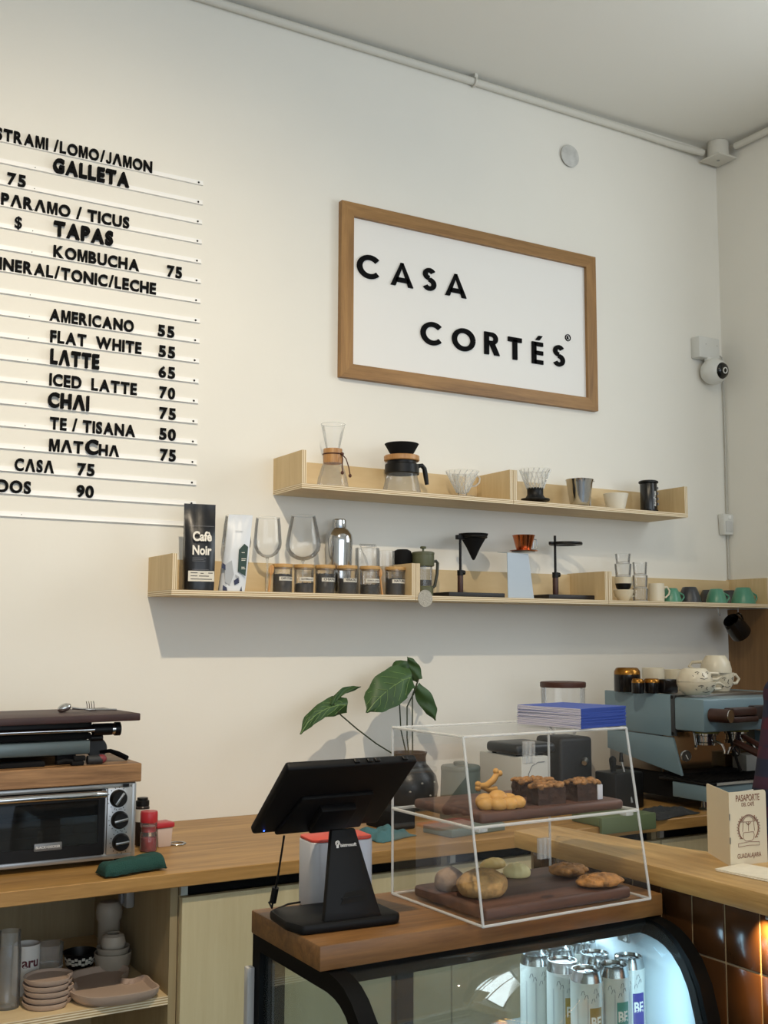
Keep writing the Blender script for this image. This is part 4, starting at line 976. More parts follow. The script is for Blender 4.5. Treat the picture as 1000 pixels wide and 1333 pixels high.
for i in range(4): mb.tube([(-.008+.0056*i, 0, .004), (-.009+.0056*i, 0, .016), (-.011+.0058*i, 0, .024)], .0009, 6)
mb.blob((0, 0, .004), (.013, .005, .0035), 2); mb.tube([(.008, 0, .004), (.04, .004, .003), (.065, .006, .002)], .0022, 8)
o = mb.obj('fork', CHROME, None, 50); o.location = p; tag(o, 'steel fork with tines up on the dark board', 'fork')
# tools on the slab
p = on_y(131, 975, -.40)
t = thing('spatula', 'black round spatula leaning by the right end of the grill', 'spatula', (p.x, -.36, sz1))
MB().lathe([(0, 0), (.025, 0), (.027, .002), (.025, .004), (0, .004)], 28).move(Matrix.Translation((0, 0, .0255)) @ Matrix.Rotation(radians(68), 4, 'X')).obj('paddle', mat('dark_grey_silicone', '#2c2d2f', .6), t, 40)
MB().tube([(.006, -.02, .017), (.022, -.045, .021), (.036, -.065, .015), (.052, -.085, .006)], [.004, .005, .0062, .006], 10).obj('handle', BLACKM, t, 50)
p = on_y(120, 990, -.47)
t = thing('basting_brush', 'dark rubber brush with red tip beside the grill', 'brush', (p.x, -.485, sz1))
MB().cyl((-.016, 0, .011), (.018, 0, .011), .010, .0105).obj('grip', mat('dark_grey_silicone', '#2c2d2f', .6), t)
mb = MB(); mb.blob((.017, 0, .012), (.013, .0105, .0105), 3); mb.obj('tip', mat('grey_red_tip', '#7d3238', .5), t)
p = on_y(104, 992, -.485)
mb = MB(); mb.box((-.017, -.008, 0), (.012, .012, .010), .003); mb.box((-.012, -.006, .010), (.016, .010, .022), .003); mb.tube([(-.05, 0, .008), (-.03, .004, .012), (-.012, 0, .010)], .005, 8)
o = mb.obj('tongs', BLACKM); o.location = (p.x-.004, -.487, sz1); tag(o, 'black tongs lying in front of the grill on the slab', 'tongs')

# spice jars, red container, ring, towel
RED = mat('red_plastic', '#b02a33', .35)
b, k = spot(193, 1107, -.390, CT)
t = thing('spice_jar', 'clear spice shaker with red cap and red powder, beside the oven', 'jar', b)
MB().lathe(sc([(0, 0), (10, 0), (10.8, 1), (10.8, 22), (9.5, 25), (9.5, 30), (10.5, 31), (10.5, 38)], k), 28).obj('glass_body', JARG, t)
MB().lathe(sc([(0, 1), (9.8, 1), (9.8, 17), (0, 18)], k), 24).obj('red_powder', mat('red_powder', '#8f1f2a', .8), t)
MB().lathe(sc([(0, 24), (9.2, 25), (9.2, 32), (0, 32)], k), 24).obj('shaker_insert', RED, t)
MB().lathe(sc([(0, 37), (11, 37), (11.3, 38), (11.3, 49), (10.5, 51), (0, 51)], k), 28).obj('cap', RED, t, 40)
b, k = spot(184, 1105, -.300, CT)
t = thing('spice_bottle', 'spice bottle with black flip cap behind the red-capped shaker', 'bottle', b)
MB().lathe(sc([(0, 0), (9, 0), (9.3, 1), (9.3, 48), (8, 50), (0, 50)], k), 24).obj('body', mat('dark_brown_glass', '#2a2220', .3), t)
MB().lathe(sc([(9.45, 30), (9.45, 46)], k), 24).obj('paper_label', mat('white_label', '#e6e3dc', .6), t)
MB().lathe(sc([(0, 50), (8.8, 50), (8.8, 56), (7, 57), (7, 60), (0, 60.5)], k), 24).obj('cap', BLACK, t)
b, k = spot(210, 1103, -.340, CT)
t = thing('food_container', 'small clear tub with red clip lid beside the spice shaker', 'container', b, radians(8))
MB().prism([(-9*k, 0), (9*k, 0), (11*k, 24*k), (-11*k, 24*k)], 20*k, .002, Matrix.Translation((0, 10*k, 0)) @ FACE).obj('tub', mat('milky_tub', '#c9b3a6', .3), t)
MB().box((-13*k, -12*k, 24*k), (13*k, 12*k, 31*k), 2*k).obj('lid', RED, t)
b, k = spot(224, 1099, -.335, CT)
o = MB().lathe(sc([(9, 0), (12, 0), (12.5, .8), (12, 1.6), (9, 1.6), (9, 0)], k), 36).obj('jar_ring', STEEL); o.location = b+Vector((.012, 0, 0)); tag(o, 'flat metal jar ring on the worktop right of the red container', 'ring')
b = Vector((.80, -.60, CT)); 
t_ = bmesh.new(); bmesh.ops.create_grid(t_, x_segments=36, y_segments=14, size=.5)
for v in t_.verts:
    u, w_ = v.co.x, v.co.y
    hh_ = .030*(1-abs(2*w_)**5)*(.9+.25*u)*(1-abs(2*u)**30)
    v.co = Vector((u*.150, w_*.062+.008*sin(u*5), max(0, hh_)+.0035*noise.noise(Vector((u*7, w_*6, 2)))+.0008))
mb = MB(); mb.add(t_)
TOWEL = mat('dark_green_towel', '#1c4640', .95, bump=.8, bscale=420)
o = mb.obj('folded_towel', TOWEL, None, 80, solid=.004); o.location = (.806, -.608, CT+.0045); o.rotation_euler = (0, 0, radians(5)); tag(o, 'folded dark green towel on the worktop in front of the oven corner', 'towel')

# ------------------------------------------------------------------ things in the open cabinet
CZ = .6445
def cz(px, py): return on_z(px, py, CZ)
p = cz(-2, 1290)
t = thing('water_carafe', 'clear glass bottle at the left edge of the open cabinet', 'bottle', (cz(4, 1304).x, -.52, CZ))
kq = mpp(t.location)
MB().lathe(sc([(0, 0), (15, 0), (15.5, 1), (15.5, 72), (14, 80), (14, 96), (13.2, 96), (13, 80), (14.5, 70), (14.5, 3), (0, 3)], kq), 32).obj('glass_body', glass('tumbler_glass', alpha=.07, refl=.9), t, 40)
t = thing('drinking_glass', 'tall clear glass with a stacked second rim behind the pale plates', 'glass', (on_y(62, 1280, -.43).x, -.43, CZ)); kq = mpp(t.location)
MB().lathe(sc([(0, 0), (17, 0), (17.5, 1), (18.5, 56), (17.8, 56), (16.6, 3), (0, 3)], kq), 32).obj('wall', glass('tumbler_glass', alpha=.07, refl=.9), t, 40)
MB().lathe(sc([(17.6, 27), (18.6, 27.5), (18.6, 29), (17.6, 29.5)], kq), 32).obj('inner_rim', glass('glass_rim', alpha=.35), t, 40)
t = thing('printed_mug', 'white mug with dark red lettering behind the glass bottle', 'mug', (on_y(33, 1280, -.44).x, -.44, CZ), radians(0)); kq = mpp(t.location)
R = 17*kq
MB().lathe([(0, 0), (R*.96, 0), (R, .003), (R, 62*kq), (R*.94, 62*kq), (R*.92, .006), (0, .006)], 32).obj('body', OFFWHITE, t, 40)
tx = text_bm('aru', 1, .03, 0, 'CENTER'); bb = bounds(tx); q_ = 22*kq/(bb[1]-bb[0]); tx.transform(Matrix.Scale(q_, 4))
for v in tx.verts:
    a = radians(-82)+v.co.x/R; v.co = Vector((R*1.012*cos(a), R*1.012*sin(a), 36*kq+v.co.y))
mb = MB(); mb.add(tx); mb.obj('lettering', mat('dark_red_print', '#5b2029', .6), t, 0)
# small plates stack
PLATE = mat('pinkish_stoneware', '#b59f8f', .55)
p = on_z(63, 1303, CZ); kq = mpp(p)
def kidney(rx, ry, n=48):   # plate outline with a thumb notch
    out = []
    for i in range(n):
        a = 2*pi*i/n; r = 1-.22*math.exp(-((a-radians(-25)+pi) % (2*pi)-pi)**2/.06)
        out.append((rx*r*cos(a), ry*r*sin(a)))
    return out
def dish(mb, outline, h, rim, t=.004):
    n = len(outline); bm_ = bmesh.new()
    def ring(s, z): return [bm_.verts.new((x*s, y*s, z)) for x, y in outline]
    rs = [ring(.90, 0), ring(1.0, h*.5), ring(1.02, h), ring(.97, h), ring(.90, h-rim), ring(.5, h-rim-.0008)]
    for a, b in zip(rs, rs[1:]):
        for i in range(n): bm_.faces.new((a[i], a[(i+1) % n], b[(i+1) % n], b[i]))
    bm_.faces.new(rs[0][::-1]); bm_.faces.new(rs[-1]); return mb.add(bm_)
pl = None
plates_lab = ['bottom saucer of the pale pink stack in the open cabinet', 'second saucer from the bottom of the pale pink stack', 'middle saucer of the pale pink stack in the cabinet', 'second saucer from the top of the pale pink stack', 'top saucer with thumb notch on the pale pink stack']
pc = Vector((on_y(63, 1290, -.545).x, -.545, CZ))
for i in range(5):
    mb = MB(); dish(mb, kidney(31*kq, 30*kq), .012, .005)
    o = mb.obj('saucer', PLATE, None, 45); o.location = pc+Vector((.0015*((i*7) % 3-1), 0, i*.0125)); o.rotation_euler = (0, 0, radians(-8+(i*13) % 11)); tag(o, plates_lab[i], 'saucer', 'pink stoneware saucers in the cabinet')
# organic tray
def spl(P, n=10):
    out = []; m = len(P)
    for i in range(m):
        p0, p1, p2, p3 = [Vector(P[(i+j-1) % m]) for j in range(4)]
        for s in range(n):
            u = s/n; out.append(tuple(.5*((2*p1)+(p2-p0)*u+(2*p0-5*p1+4*p2-p3)*u*u+(3*p1-p0-3*p2+p3)*u**3)))
    return out
tz = CZ+.02
pts = [on_z(px, py, tz) for px, py in ((92, 1293), (120, 1301), (165, 1297), (205, 1288), (212, 1276), (196, 1270), (172, 1276), (158, 1274), (168, 1262), (148, 1257), (110, 1263), (90, 1270), (97, 1280))]
for q in pts: q.x = min(q.x, .872)
c0 = sum(pts, Vector())/len(pts)
mb = MB(); dish(mb, spl([(q.x-c0.x, q.y-c0.y) for q in pts], 6)[::-1] if False else spl([(q.x-c0.x, q.y-c0.y) for q in pts], 6), .024, .012)
o = mb.obj('serving_tray', PLATE, None, 45); o.location = (c0.x, c0.y, CZ); tag(o, 'large irregular pale pink tray beside the saucers', 'tray')
# patterned bowl
p = Vector((on_y(107, 1252, -.35).x, -.33, CZ)); kq = mpp(p)
t = thing('patterned_bowl', 'black and white patterned bowl behind the tray', 'bowl', p)
MB().lathe(sc([(0, 0), (12, 0), (17, 6), (22, 24), (21.2, 24), (16, 7), (0, 3)], kq), 36).obj('bowl', BLACK, t, 40)
mb = MB()
for i in range(14):
    a = radians(-170+i*13); r0 = 19.3*kq; 
    for z in (11+(i % 3), 18-(i % 2)*2):
        rr = (12.5+z*.40)*kq*1.0
        M = Matrix.Translation(((17+ (z-6)*5/18)*kq*1.008*cos(a), (17+(z-6)*5/18)*kq*1.008*sin(a), z*kq)) @ Matrix.Rotation(a-pi/2+pi, 4, 'Z') @ Matrix.Rotation(radians(14), 4, 'X')
        mb.box((-.004, -.0006, -.0035), (.003, .0006, .003)); 
        for v in mb.bm.verts[-8:]: v.co = M @ v.co
mb.obj('white_pattern', mat('white_ceramic', '#dbd6c8', .35), t, 0)
# bowls stacked
WST = mat('warm_white_stoneware', '#a99f90', .5)
bx = on_y(154, 1262, -.39); kq = mpp(bx); b = Vector((min(bx.x, .838), -.385, CZ))
o = MB().lathe(sc([(0, 0), (14, 0), (22, 10), (24, 26), (23, 26), (20, 10), (0, 3)], kq), 36).obj('stoneware_bowl', WST, None, 40); o.location = b; tag(o, 'lower wide bowl of the stack at the back of the cabinet', 'bowl')
o = MB().lathe(sc([(0, 0), (13, 0), (19, 7), (21.5, 18), (20.5, 18), (17, 7), (0, 3)], kq), 36).obj('stoneware_bowl', WST, None, 40); o.location = b+Vector((0, 0, 15*kq)); tag(o, 'middle bowl of the stack with a dark notch at right', 'bowl')
o = MB().lathe(sc([(0, 0), (9, 0), (14, 4), (16, 12), (14, 21), (9.5, 24), (8, 23), (12, 18), (13, 10), (0, 4)], kq), 36).obj('round_cup', mat('cream_stoneware', '#b9afa0', .5), None, 40); o.location = b+Vector((0, 0, 25*kq)); tag(o, 'small round cup with dark opening on the bowl stack', 'cup')
bx = on_y(160, 1240, -.33); o = MB().lathe(sc([(0, 0), (12, 0), (14, 2), (14, 52), (16, 56), (17, 64), (16, 72), (12, 77), (0, 79)], mpp(bx)), 36).obj('white_canister', WST, None, 40); o.location = (.852, -.30, CZ); tag(o, 'round topped white canister at the back corner of the cabinet', 'canister')

# ------------------------------------------------------------------ vase with plant
vb = Vector((on_y(533, 1060, -.125).x, -.125, CT)); kq = mpp(vb)
t = thing('vase', 'dark speckled bottle vase with arrowhead plant leaves', 'vase', vb)
VASE = mat('dark_speckled_ceramic', '#26272a', .35, var=.5, vscale=40)
MB().lathe(sc([(0, 0), (27, 0), (31, 3), (36, 14), (38, 28), (35, 42), (27, 52), (22, 58), (21.5, 66), (23.5, 72), (21.5, 72), (19.5, 66), (19, 60), (0, 46)], kq), 44).obj('body', VASE, t, 40)
mb = MB()
for a, z, r in ((-60, 36, 36.6), (-95, 36, 36.6), (-120, 26, 37.5), (-75, 20, 37)): mb.blob((r*kq*cos(radians(a)), r*kq*sin(radians(a)), z*kq), (.004, .004, .003), 2)
mb.obj('pale_speck', mat('pale_glaze', '#a7a6a0', .3), t)
LEAF = mat('green_leaf', '#35532a', .5, var=.25, vscale=14); LEAFV = mat('leaf_vein', '#7d9a5c', .5); STEM = mat('dark_stem', '#2f3a20', .6)
def leaf(parent_t, pts3, widths, stem, veins=True, fold=.25):
    """pts3 = midrib in world space from tip to stalk; widths = half widths along it; facing the room"""
    base = Vector(parent_t.location)
    n = 16; P = [Vector(p) for p in pts3]
    def mid(u):
        s = u*(len(P)-1); i = min(int(s), len(P)-2); return P[i].lerp(P[i+1], s-i)
    def wd(u):
        s = u*(len(widths)-1); i = min(int(s), len(widths)-2); f = s-i; f = f*f*(3-2*f); return widths[i]*(1-f)+widths[i+1]*f
    bm_ = bmesh.new(); grid = []
    m = 8
    for i in range(n+1):
        u = i/n; c = mid(u); d = (mid(min(1, u+.05))-mid(max(0, u-.05))).normalized()
        view = Vector((-.5, -.86, .1)); side = d.cross(view).normalized(); nrm = side.cross(d).normalized()
        row = []
        for j in range(-m, m+1):
            s = j/m; w_ = wd(u)
            back = .35*w_*max(0, u-.7)/.3*abs(s)      # lobes reach back past the stalk
            row.append(bm_.verts.new(c + side*s*w_ + d*back + nrm*(-fold*w_*abs(s)**1.5 + .003*sin(9*u+3*s)) - base))
        grid.append(row)
    for a, b in zip(grid, grid[1:]):
        for j in range(2*m): bm_.faces.new((a[j], a[j+1], b[j+1], b[j]))
    lm = MB(); lm.add(bm_); lf = lm.obj('leaf', LEAF, parent_t, 80)
    if veins:
        vm = MB(); off = Vector((-.5, -.86, .1))*.0012
        def gp(u, s):
            i = u*n; i0 = min(int(i), n-1); f = i-i0; j = (s+1)*m; j0 = min(int(j), 2*m-1); g = j-j0
            A = grid_co[i0][j0].lerp(grid_co[i0][j0+1], g); B = grid_co[i0+1][j0].lerp(grid_co[i0+1][j0+1], g); return A.lerp(B, f)+off
        me = lf.data; grid_co = [[me.vertices[i*(2*m+1)+j].co.copy() for j in range(2*m+1)] for i in range(n+1)]
        vm.tube([gp(u, 0) for u in (0.02, .2, .4, .6, .8, .97)], .0011, 5)
        for u0 in (.95, .8, .65, .5, .35):
            for sg_ in (-1, 1): vm.tube([gp(u0, 0), gp(max(.02, u0-.10), sg_*.4), gp(max(.02, u0-.24), sg_*.82)], .0006, 4)
        vm.obj('vein', LEAFV, lf)
    sm = MB(); sm.tube([Vector(s)-base for s in stem], .0022, 7); sm.obj('stem', STEM, parent_t, 60)
Y1 = vb.y
top = Vector((vb.x, vb.y, CT+68*kq))
def lp(px, py, y): return on_y(px, py, y)
# broad leaf, facing the room
leaf(t, [lp(477, 928, Y1-.045), lp(490, 912, Y1-.042), lp(505, 898, Y1-.05), lp(522, 886, Y1-.04), lp(536, 882, Y1-.03)], [.002, .042, .056, .054, .030], [lp(535, 884, Y1-.03), lp(520, 912, Y1-.01), lp(522, 950, Y1), top+Vector((-.002, 0, -.03))])
# top folded leaf
leaf(t, [lp(508, 872, Y1+.02), lp(520, 868, Y1+.02), lp(534, 873, Y1+.02), lp(546, 884, Y1+.01)], [.002, .022, .028, .012], [lp(545, 884, Y1+.01), lp(537, 905, Y1), lp(537, 950, Y1), top+Vector((.012, 0, -.03))], False, .5)
leaf(t, [lp(530, 855, Y1+.0), lp(536, 862, Y1+.0), lp(541, 872, Y1), lp(545, 884, Y1)], [.001, .012, .018, .012], [lp(545, 884, Y1), lp(538, 905, Y1)], False, .4)
# right drooping leaf
leaf(t, [lp(567, 938, Y1-.02), lp(562, 925, Y1-.02), lp(553, 909, Y1-.015), lp(543, 893, Y1-.01)], [.002, .020, .026, .012], [lp(543, 893, Y1-.01), lp(530, 920, Y1), lp(530, 960, Y1), top+Vector((.004, .004, -.03))], False, .3)
# left leaf, seen edge-on, on a long stalk
leaf(t, [lp(391, 956, Y1-.05), lp(403, 937, Y1-.05), lp(420, 924, Y1-.045), lp(438, 918, Y1-.04), lp(452, 918, Y1-.035)], [.002, .018, .022, .030, .022], [lp(444, 931, Y1-.035), lp(465, 949, Y1-.03), lp(490, 968, Y1-.02), top+Vector((-.012, 0, -.02))], True, .5)
leaf(t, [lp(470, 894, Y1-.03), lp(460, 896, Y1-.03), lp(448, 899, Y1-.03), lp(438, 907, Y1-.035), lp(431, 917, Y1-.04)], [.001, .008, .010, .008, .006], [lp(433, 915, Y1-.04), lp(444, 931, Y1-.035)], False, .2)

# ================================================================== on the worktop, behind the pastry case
def floorbox(name, label, cat, p, w, d, h, rot, m, bev=.002, group=None):
    o = MB().box((0, 0, 0), (w, d, h), bev).obj(name, m); o.location = p; o.rotation_euler = (0, 0, rot); return tag(o, label, cat, group)
floorbox('black_box', 'low black box on the worktop in front of the vase', 'box', (1.575, -.445, CT), .085, .12, .052, radians(4), BLACKM, .004)
GREYG = mat('grey_green_tray', '#6f7a72', .5)
floorbox('tray_box', 'flat grey-green box on the worktop below the canister', 'box', (1.664, -.612, CT), .20, .115, .021, radians(9), GREYG, .003)
b, k = spot(600, 1070, -.36, CT)
t = thing('canister', 'dark grey-green round canister with low knob lid, right of the vase', 'canister', b)
MB().lathe(sc([(0, 0), (27, 0), (27.5, 1), (25.5, 62), (25, 63)], k), 40).obj('body', mat('dark_sage_metal', '#4b544d', .5), t, 40)
MB().lathe(sc([(25.8, 62), (26, 66), (24.5, 68), (9, 68.5), (9.5, 72), (8, 73), (0, 73)], k), 40).obj('lid', mat('dark_sage_metal', '#4b544d', .5), t, 40)
# white equipment box, black scale on it
fx = on_y(679, 1000, -.40).x; bk = on_x(624, 985, fx).y
z1 = on_x(679, 986, fx).z; rx = on_y(714, 986, -.40).x
t = thing('white_equipment_box', 'white square box with a curved line on its face, behind the pastry case', 'box', (fx, -.40, CT))
MB().box((0, 0, 0), (rx-fx, bk+.40, z1-CT), .004).obj('housing', mat('light_grey_housing', '#c4c3bd', .5), t)
w_ = rx-fx; h_ = z1-CT
MB().tube([(w_*.30, -.001, h_*.55), (w_*.25, -.001, h_*.7), (w_*.38, -.001, h_*.84), (w_*.62, -.001, h_*.90), (w_*.85, -.001, h_*.90)], .0010, 5).obj('curved_line', mat('grey_print', '#77777a', .5), t)
t2 = thing('black_scale', 'black rounded scale lying on the white square box', 'scale', (fx-.01, -.40, z1))
MB().box((.0, .01, .004), (w_+.05, .17, .036), .012, 3).obj('body', mat('satin_black', '#26282b', .4), t2)
mb = MB()
for x in (.02, w_+.005):
    for y in (.03, .15): mb.cyl((x, y, 0), (x, y, .005), .007, seg=12)
mb.obj('foot', BLACKM, t2)
# grinder with a glass hopper and wooden lid
b, k = spot(735, 1040, -.27, CT)
t = thing('coffee_grinder', 'black coffee grinder with clear hopper and dark wooden lid', 'grinder', b)
top_z = (on_y(730, 958, -.27).z-CT)/k
MB().box((-27*k, -26*k, 0), (27*k, 26*k, top_z*k), .012, 3).obj('body', mat('crinkle_black', '#1d1e20', .55, bump=.4, bscale=120), t)
mb = MB(); mb.cyl((8*k, -26*k-.012, top_z*k*.62), (14*k, -26*k, top_z*k*.66), .008, .010); mb.obj('spout', STEEL, t)
mb = MB()
for z in (.35, .5, .68, .8): mb.cyl((27*k, -10*k, top_z*k*z), (29*k, -10*k, top_z*k*z), .010)
mb.obj('side_knob', BLACK, t)
MB().lathe(sc([(15, top_z), (16, top_z+4), (26, top_z+18), (28, top_z+30), (29, top_z+63), (28, top_z+63)], k), 36).obj('hopper', GLASS, t, 40)
MB().lathe(sc([(0, top_z+63), (29.5, top_z+63), (30, top_z+64), (30, top_z+69), (29, top_z+70), (0, top_z+70)], k), 36).obj('wooden_lid', mat('dark_wood_lid', '#4a2a20', .5), t, 40)
# tools in a black cup
b, k = spot(806, 1062, -.42, CT)
t = thing('tool_caddy', 'black caddy with upright barista tools beside the espresso machine', 'caddy', b)
MB().box((-23*k, -20*k, 0), (26*k, 20*k, 46*k), .006).obj('box', BLACK, t)
mb = MB(); mb.cyl((-8*k, 0, 44*k), (-9*k, 0, 58*k), 3.5*k, 4.5*k); mb.blob((-9*k, 0, 60*k), (5*k, 5*k, 6*k), 2); mb.obj('tamper_handle', BLACKM, t)
MB().cyl((4*k, -21*k, 8*k), (3*k, -3*k, 60*k), 1.6*k).obj('steel_rod', STEEL, t)
MB().cyl((3*k, -3*k, 58*k), (3*k, -3*k, 70*k), 3*k, 2*k).obj('rod_grip', BLACK, t)
# olive green cover over the worktop edge
p0 = on_y(784, 1087, -.685); p1 = on_y(855, 1085, -.685); p2 = on_y(784, 1065, -.685)
t = thing('green_bin', 'olive green shallow bin clipped over the worktop edge', 'bin', (p0.x, -.685, p0.z))
MB().box((0, 0, 0), (p1.x-p0.x, .012, p2.z-p0.z), .003).obj('front', mat('olive_green_plastic', '#5f6d4c', .5), t)
MB().box((0, .012, CT-p0.z+.001), (p1.x-p0.x, .13, p2.z-p0.z-.001), .003).obj('tray', mat('olive_green_plastic', '#5f6d4c', .5), t)
# cloths
def cloth(name, label, loc, w, d, h, rot, m, seed, n=26):
    t_ = bmesh.new(); bmesh.ops.create_grid(t_, x_segments=n, y_segments=n, size=.5)
    for v in t_.verts:
        u, q = v.co.x, v.co.y; e = max(0, 1-(2*abs(u))**4)*max(0, 1-(2*abs(q))**4)
        z = h*e*(.55+.6*noise.noise(Vector((u*3.2+seed, q*3.2, seed)))+.35*noise.noise(Vector((u*8, q*6, seed+3))))
        wob = .06*noise.noise(Vector((q*3, seed, 4)))
        v.co = Vector(((u*(1+.15*noise.noise(Vector((q*4, seed, 1))))+wob)*w, (q*(1+.15*noise.noise(Vector((u*4, seed, 2)))))*d, max(.0006, z)))
    mb = MB(); mb.add(t_); o = mb.obj(name, m, None, 80, solid=.0015); o.location = Vector(loc)+Vector((0, 0, .0016)); o.rotation_euler = (0, 0, rot); return tag(o, label, 'cloth')
cloth('cleaning_cloth', 'teal microfibre cloth on the worktop behind the register', (1.515, -.50, CT), .135, .13, .032, radians(20), mat('teal_cloth', '#456f76', .95, bump=.5, bscale=300), 3)
cloth('cleaning_cloth', 'dark grey cloth lying under the espresso machine front', (2.43, -.60, CT), .22, .11, .028, radians(12), mat('dark_grey_cloth', '#2b2d2e', .95, bump=.5, bscale=300), 8)

# ------------------------------------------------------------------ espresso machine
EX = 2.566; ET = 1.266
BLUE = mat('grey_blue_enamel', '#768f9b', .38, coat=.2)
t = thing('espresso_machine', 'grey-blue espresso machine with brown wooden handles in the corner', 'espresso machine', (EX, 0, CT))
W_ = .46; zz = lambda z: z-CT
def yzprism(mb, poly, x0, x1, bevel=.003):   # (y,z) outline swept along x
    M = Matrix(((0, 0, 1, x0), (1, 0, 0, 0), (0, 1, 0, 0), (0, 0, 0, 1))); mb.prism(poly, x1-x0, bevel, M); return mb
up = yzprism(MB(), [(-.5, zz(1.136)), (-.5, zz(ET)), (-.195, zz(ET)), (-.195, zz(1.143))], 0, .012, .002).obj('side_panel', BLUE, t)
yzprism(MB(), [(-.538, zz(1.018)), (-.502, zz(1.133)), (-.20, zz(1.139)), (-.20, zz(1.075))], .004, .014, .002).obj('lower_side_panel', BLUE, t)
yzprism(MB(), [(-.5, zz(1.136)), (-.5, zz(ET)), (-.195, zz(ET)), (-.195, zz(1.143))], W_-.012, W_, .002).obj('side_panel', BLUE, t)
yzprism(MB(), [(-.538, zz(1.018)), (-.502, zz(1.133)), (-.20, zz(1.139)), (-.20, zz(1.075))], W_-.014, W_-.004, .002).obj('lower_side_panel', BLUE, t)
yzprism(MB(), [(-.44, zz(1.02)), (-.44, zz(1.14)), (-.498, zz(1.16)), (-.498, zz(ET-.002)), (-.20, zz(ET-.002)), (-.20, zz(1.02))], .014, W_-.014, .002).obj('boiler_body', STEEL, t)
MB().box((.001, -.516, zz(1.139)), (.012, -.5005, zz(ET-.002)), .001).obj('corner_strip', mat('dark_strip', '#3b3f42', .4), t)
mb = MB(); mb.cyl((-.001, -.508, zz(1.258)), (.003, -.508, zz(1.258)), .005); mb.cyl((-.001, -.508, zz(1.146)), (.003, -.508, zz(1.146)), .005); mb.obj('panel_screw', BLACK, t)
MB().box((0, -.640, zz(1.158)), (W_, -.517, zz(1.258)), .006).obj('head_housing', BLUE, t)
MB().box((.02, -.445, zz(1.02)), (W_-.02, -.4405, zz(1.157))).obj('back_splash', mat('steel_brown_reflection', '#b79e7e', .12, 1.0), t, 0)  # brown reflection is painted into the steel colour
MB().box((.0, -.652, zz(.952)), (W_, -.50, zz(1.000)), .004).obj('drip_tray', BLUE, t)
MB().box((-.003, -.655, zz(1.000)), (W_+.003, -.445, zz(1.008)), .002).obj('tray_rim', BLACK, t)
MB().box((.03, -.6565, zz(1.0005)), (W_-.02, -.654, zz(1.0085))).obj('tray_trim', CHROME, t, 0)
mb = MB()
for i in range(24): mb.box((.012+i*.0183, -.645, zz(1.0085)), (.019+i*.0183, -.46, zz(1.0125)))
mb.obj('drip_grate', BLACKM, t, 0)
MB().box((.02, -.50, zz(.945)), (W_-.02, -.22, zz(1.019))).obj('under_frame', BLACKM, t, 0)
for x in (.035, W_-.035):
    for y in (-.60, -.25): MB().lathe([(0, 0), (.018, 0), (.019, .003), (.011, .010), (.010, .033), (0, .033)], 20, M=Matrix.Translation((x, y, 0))).obj('foot', CHROME, t, 40)
BRN = mat('walnut_handle', '#3b221b', .4, var=.25, vscale=30)
for gx_, nm in ((.085, 'a'), (.215, 'b')):
    gm = MB(); M = Matrix.Translation((gx_, -.565, 0))
    gm.lathe([(0, zz(1.158)), (.036, zz(1.158)), (.036, zz(1.143)), (.030, zz(1.140)), (.030, zz(1.122)), (.034, zz(1.120)), (.034, zz(1.113)), (0, zz(1.112))], 28, M=M)
    g_ = gm.obj('group_head', CHROME, t, 40)
    MB().lathe([(.0365, zz(1.157)), (.041, zz(1.157)), (.041, zz(1.149)), (.0365, zz(1.149)), (.0365, zz(1.157))], 28, M=M).obj('gasket_ring', mat('yellow_green_ring', '#8a8a3a', .4), g_, 40)
    MB().tube([(gx_, -.60, zz(1.128)), (gx_, -.63, zz(1.118)), (gx_, -.642, zz(1.10)), (gx_-.004, -.645, zz(1.09))], .0045, 8).obj('chrome_neck', CHROME, g_)
def gauge(x, z, y=-.60):
    M = Matrix.Translation((x, y, zz(z))) @ Matrix.Rotation(radians(-20), 4, 'Z') @ Matrix.Rotation(pi/2, 4, 'X')
    gg = MB().lathe([(0, -.012), (.012, -.012), (.016, -.004), (.017, .004), (.0155, .006), (.0145, .004), (0, .004)], 28, M=M).obj('gauge', CHROME, t, 40)
    MB().lathe([(0, .0045), (.014, .0045)], 28, M=M).obj('dial', mat('dial_dark', '#3c3a36', .3), gg)
    nd = MB(); nd.box((-.001, -.011, .005), (.001, .004, .0054)); nd.move(M @ Matrix.Rotation(.5, 4, 'Z')).obj('needle', mat('white_print', '#d8d8d6', .5), gg, 0)
q = on_y(893, 984, -.60); gauge(q.x-EX, q.z)
q = on_y(957, 978, -.60); gauge(q.x-EX, q.z)
q = on_y(903, 970, -.58); MB().tube([(q.x-EX-.012, -.60, q.z-CT-.008), (q.x-EX, -.59, q.z-CT), (q.x-EX+.008, -.575, zz(1.158))], .004, 8).obj('gauge_pipe', CHROME, t)
q = on_y(949, 975, -.64); MB().tube([(q.x-EX-.020, -.655, q.z-CT-.014), (q.x-EX-.008, -.655, q.z-CT+.004), (q.x-EX+.004, -.650, q.z-CT+.006), (q.x-EX+.022, -.655, q.z-CT-.010)], [.003, .006, .006, .003], 8).obj('double_spout', CHROME, t)
